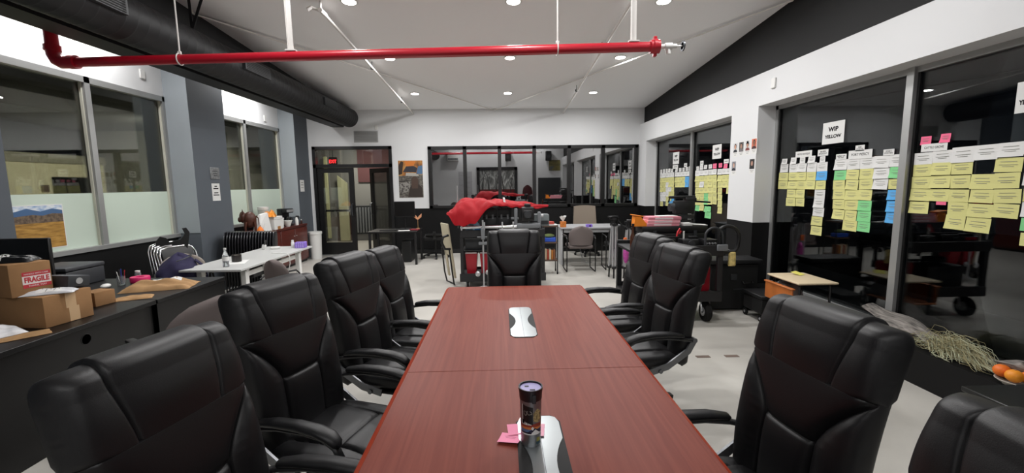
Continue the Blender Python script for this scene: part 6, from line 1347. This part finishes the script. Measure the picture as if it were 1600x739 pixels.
# ---------- things on the conference table ----------
t = thing('travel_mug', 'steel travel mug covered with stickers on the conference table', 'mug', (.095, 1.42, TZ+.0042), R(0))
obj('body', MB().lathe([(.001, 0), (.0335, 0), (.0345, .004), (.0345, .05), (.0365, .12), (.0375, .165), (.001, .165)], n=40), mat('mug_steel', '#85878a', .35, metal=.7), t)
obj('lid', MB().lathe([(.0376, .164), (.0387, .166), (.0395, .185), (.042, .200), (.042, .206), (.038, .206), (.0365, .199), (.001, .199)], n=40), mat('mug_lid', '#17151a', .4), t)
obj('lid_top', MB().lathe([(.001, .1995), (.0362, .1995), (.0362, .2005), (.001, .2005)], n=36), mat('lid_lilac', '#a79fd0', .4), t)
obj('sip_slot', MB().b2(-.004, .014, -.024, -.016, .2006, .202, .001).b2(-.02, -.006, .004, .012, .2006, .2015), DARKG, t)
obj('lid_button', MB().box((.009, -.0405, .176), (.014, .006, .030), .003, 2), DARKG, t)
def wrap(name, a0, a1, zf0, zf1, m, k, n=14):
    """a sticker bent round the mug; angles in degrees from the camera side, heights may depend on the angle"""
    def rad(z): return (.0345 if z < .05 else .0345+(.002*(z-.05)/.07 if z < .12 else .002+.001*(z-.12)/.045))+.0003+.0003*k
    def f(u, v):
        a = R(a0+(a1-a0)*u); z = zf0(u)+(zf1(u)-zf0(u))*v; r = rad(z); return Vector((r*math.sin(a), -r*math.cos(a), z))
    return obj(name, MB().grid(f, n, 4), m, t)
c_ = lambda q: (lambda u: q)
wrap('sticker_black', -50, 8, lambda u: .096-.014*u, lambda u: .154-.008*u, mat('stick_black', '#111113', .4), 1)
wrap('sticker_edge', -55, -49, lambda u: .096, lambda u: .154, PAPER, 0)
wrap('sticker_floral', 10, 58, lambda u: .090+.012*abs(u-.5), lambda u: .140-.03*abs(u-.5), mat('stick_floral', '#a89668', .5, var=.8, vscale=120), 1)
wrap('sticker_white_band', -60, 0, lambda u: .082, lambda u: .096, PAPER, 0); wrap('sticker_round', -55, -40, c_(.086), c_(.100), INK, 1)
wrap('sticker_sunset_red', -70, 70, c_(.074), c_(.086), mat('sunset_red', '#8a3524', .5), 0); wrap('sticker_sunset_orange', -70, 70, c_(.066), c_(.074), mat('sunset_orange', '#c8763a', .5), 0); wrap('sticker_sunset_blue', -70, 70, c_(.054), c_(.066), mat('sunset_blue', '#55749a', .5), 0)
wrap('sticker_mountain', -70, 70, c_(.050), lambda u: .056+.016*max(0, 1-abs(u-.62)/.28)+.010*max(0, 1-abs(u-.95)/.2), mat('mountain_navy', '#1c1730', .5), 1)
wrap('sticker_snow', 0, 50, lambda u: .050, lambda u: .052+.014*max(0, 1-abs(u-.45)/.5), PAPER, 2); wrap('sticker_moon', -2, 14, lambda u: .070-.006*math.sin(PI*u), lambda u: .070+.006*math.sin(PI*u), PAPER, 2)
wrap('sticker_caption', -60, 60, c_(.046), c_(.050), PAPER, 1); wrap('sticker_badge', 30, 56, c_(.014), c_(.034), mat('badge_olive', '#8f8a3c', .5), 1); wrap('sticker_badge', 26, 60, c_(.010), c_(.020), mat('badge_teal', '#2f4b58', .5), 2)
def bent(o):
    for v in o.data.vertices:
        a = v.co.x/.0362; r = .0374+v.co.y*0+.0; z = v.co.z; v.co = (r*math.sin(a), -r*math.cos(a), z)
    return o
bent(text('lettering', 'OCS', .019, mat('letter_pale', '#b9b6ae', .5), t, Matrix.Translation((-.0125, 0, .126)) @ Matrix.Rotation(R(-12), 4, 'Y') @ Matrix.Rotation(PI/2, 4, 'X'), width=.028))
bent(text('lettering', 'EYE', .009, INK, t, Matrix.Translation((-.020, 0, .089)) @ Matrix.Rotation(PI/2, 4, 'X'), width=.022))
def note(loc, rz, d, label, curl=.02, m=PINKN):
    def f(u, v): return Vector(((u-.5)*d[0], (v-.5)*d[1], .0012+curl*(1-v)**2.2*(.5+.5*u)))
    t = thing('sticky_note', label, 'note', loc, rz, 'pink notes by the mug'); obj('paper', MB().grid(f, 8, 8, (0, 0, -.0003)), m, t, smooth=60)
    return t
n_ = note((.022, 1.445, TZ+.0002), R(-16), (.075, .07), 'pink sticky note with faint writing, curling beside the mug on the wood', .012)
obj('handwriting', MB().b2(-.02, .02, .012, .013, .0026, .0029).b2(-.015, .018, .002, .003, .0042, .0046), mat('pale_pencil', '#b97f95', .8), n_)
note((.045, 1.505, TZ+.0002), R(4), (.06, .075), 'pink sticky note half hidden behind the mug on the wood side', .004)
note((.134, 1.49, TZ+.0042), R(-8), (.03, .085), 'pink sticky note edge showing behind the mug on the silver plate', .004, mat('note_rose', '#f2b3c6', .8))
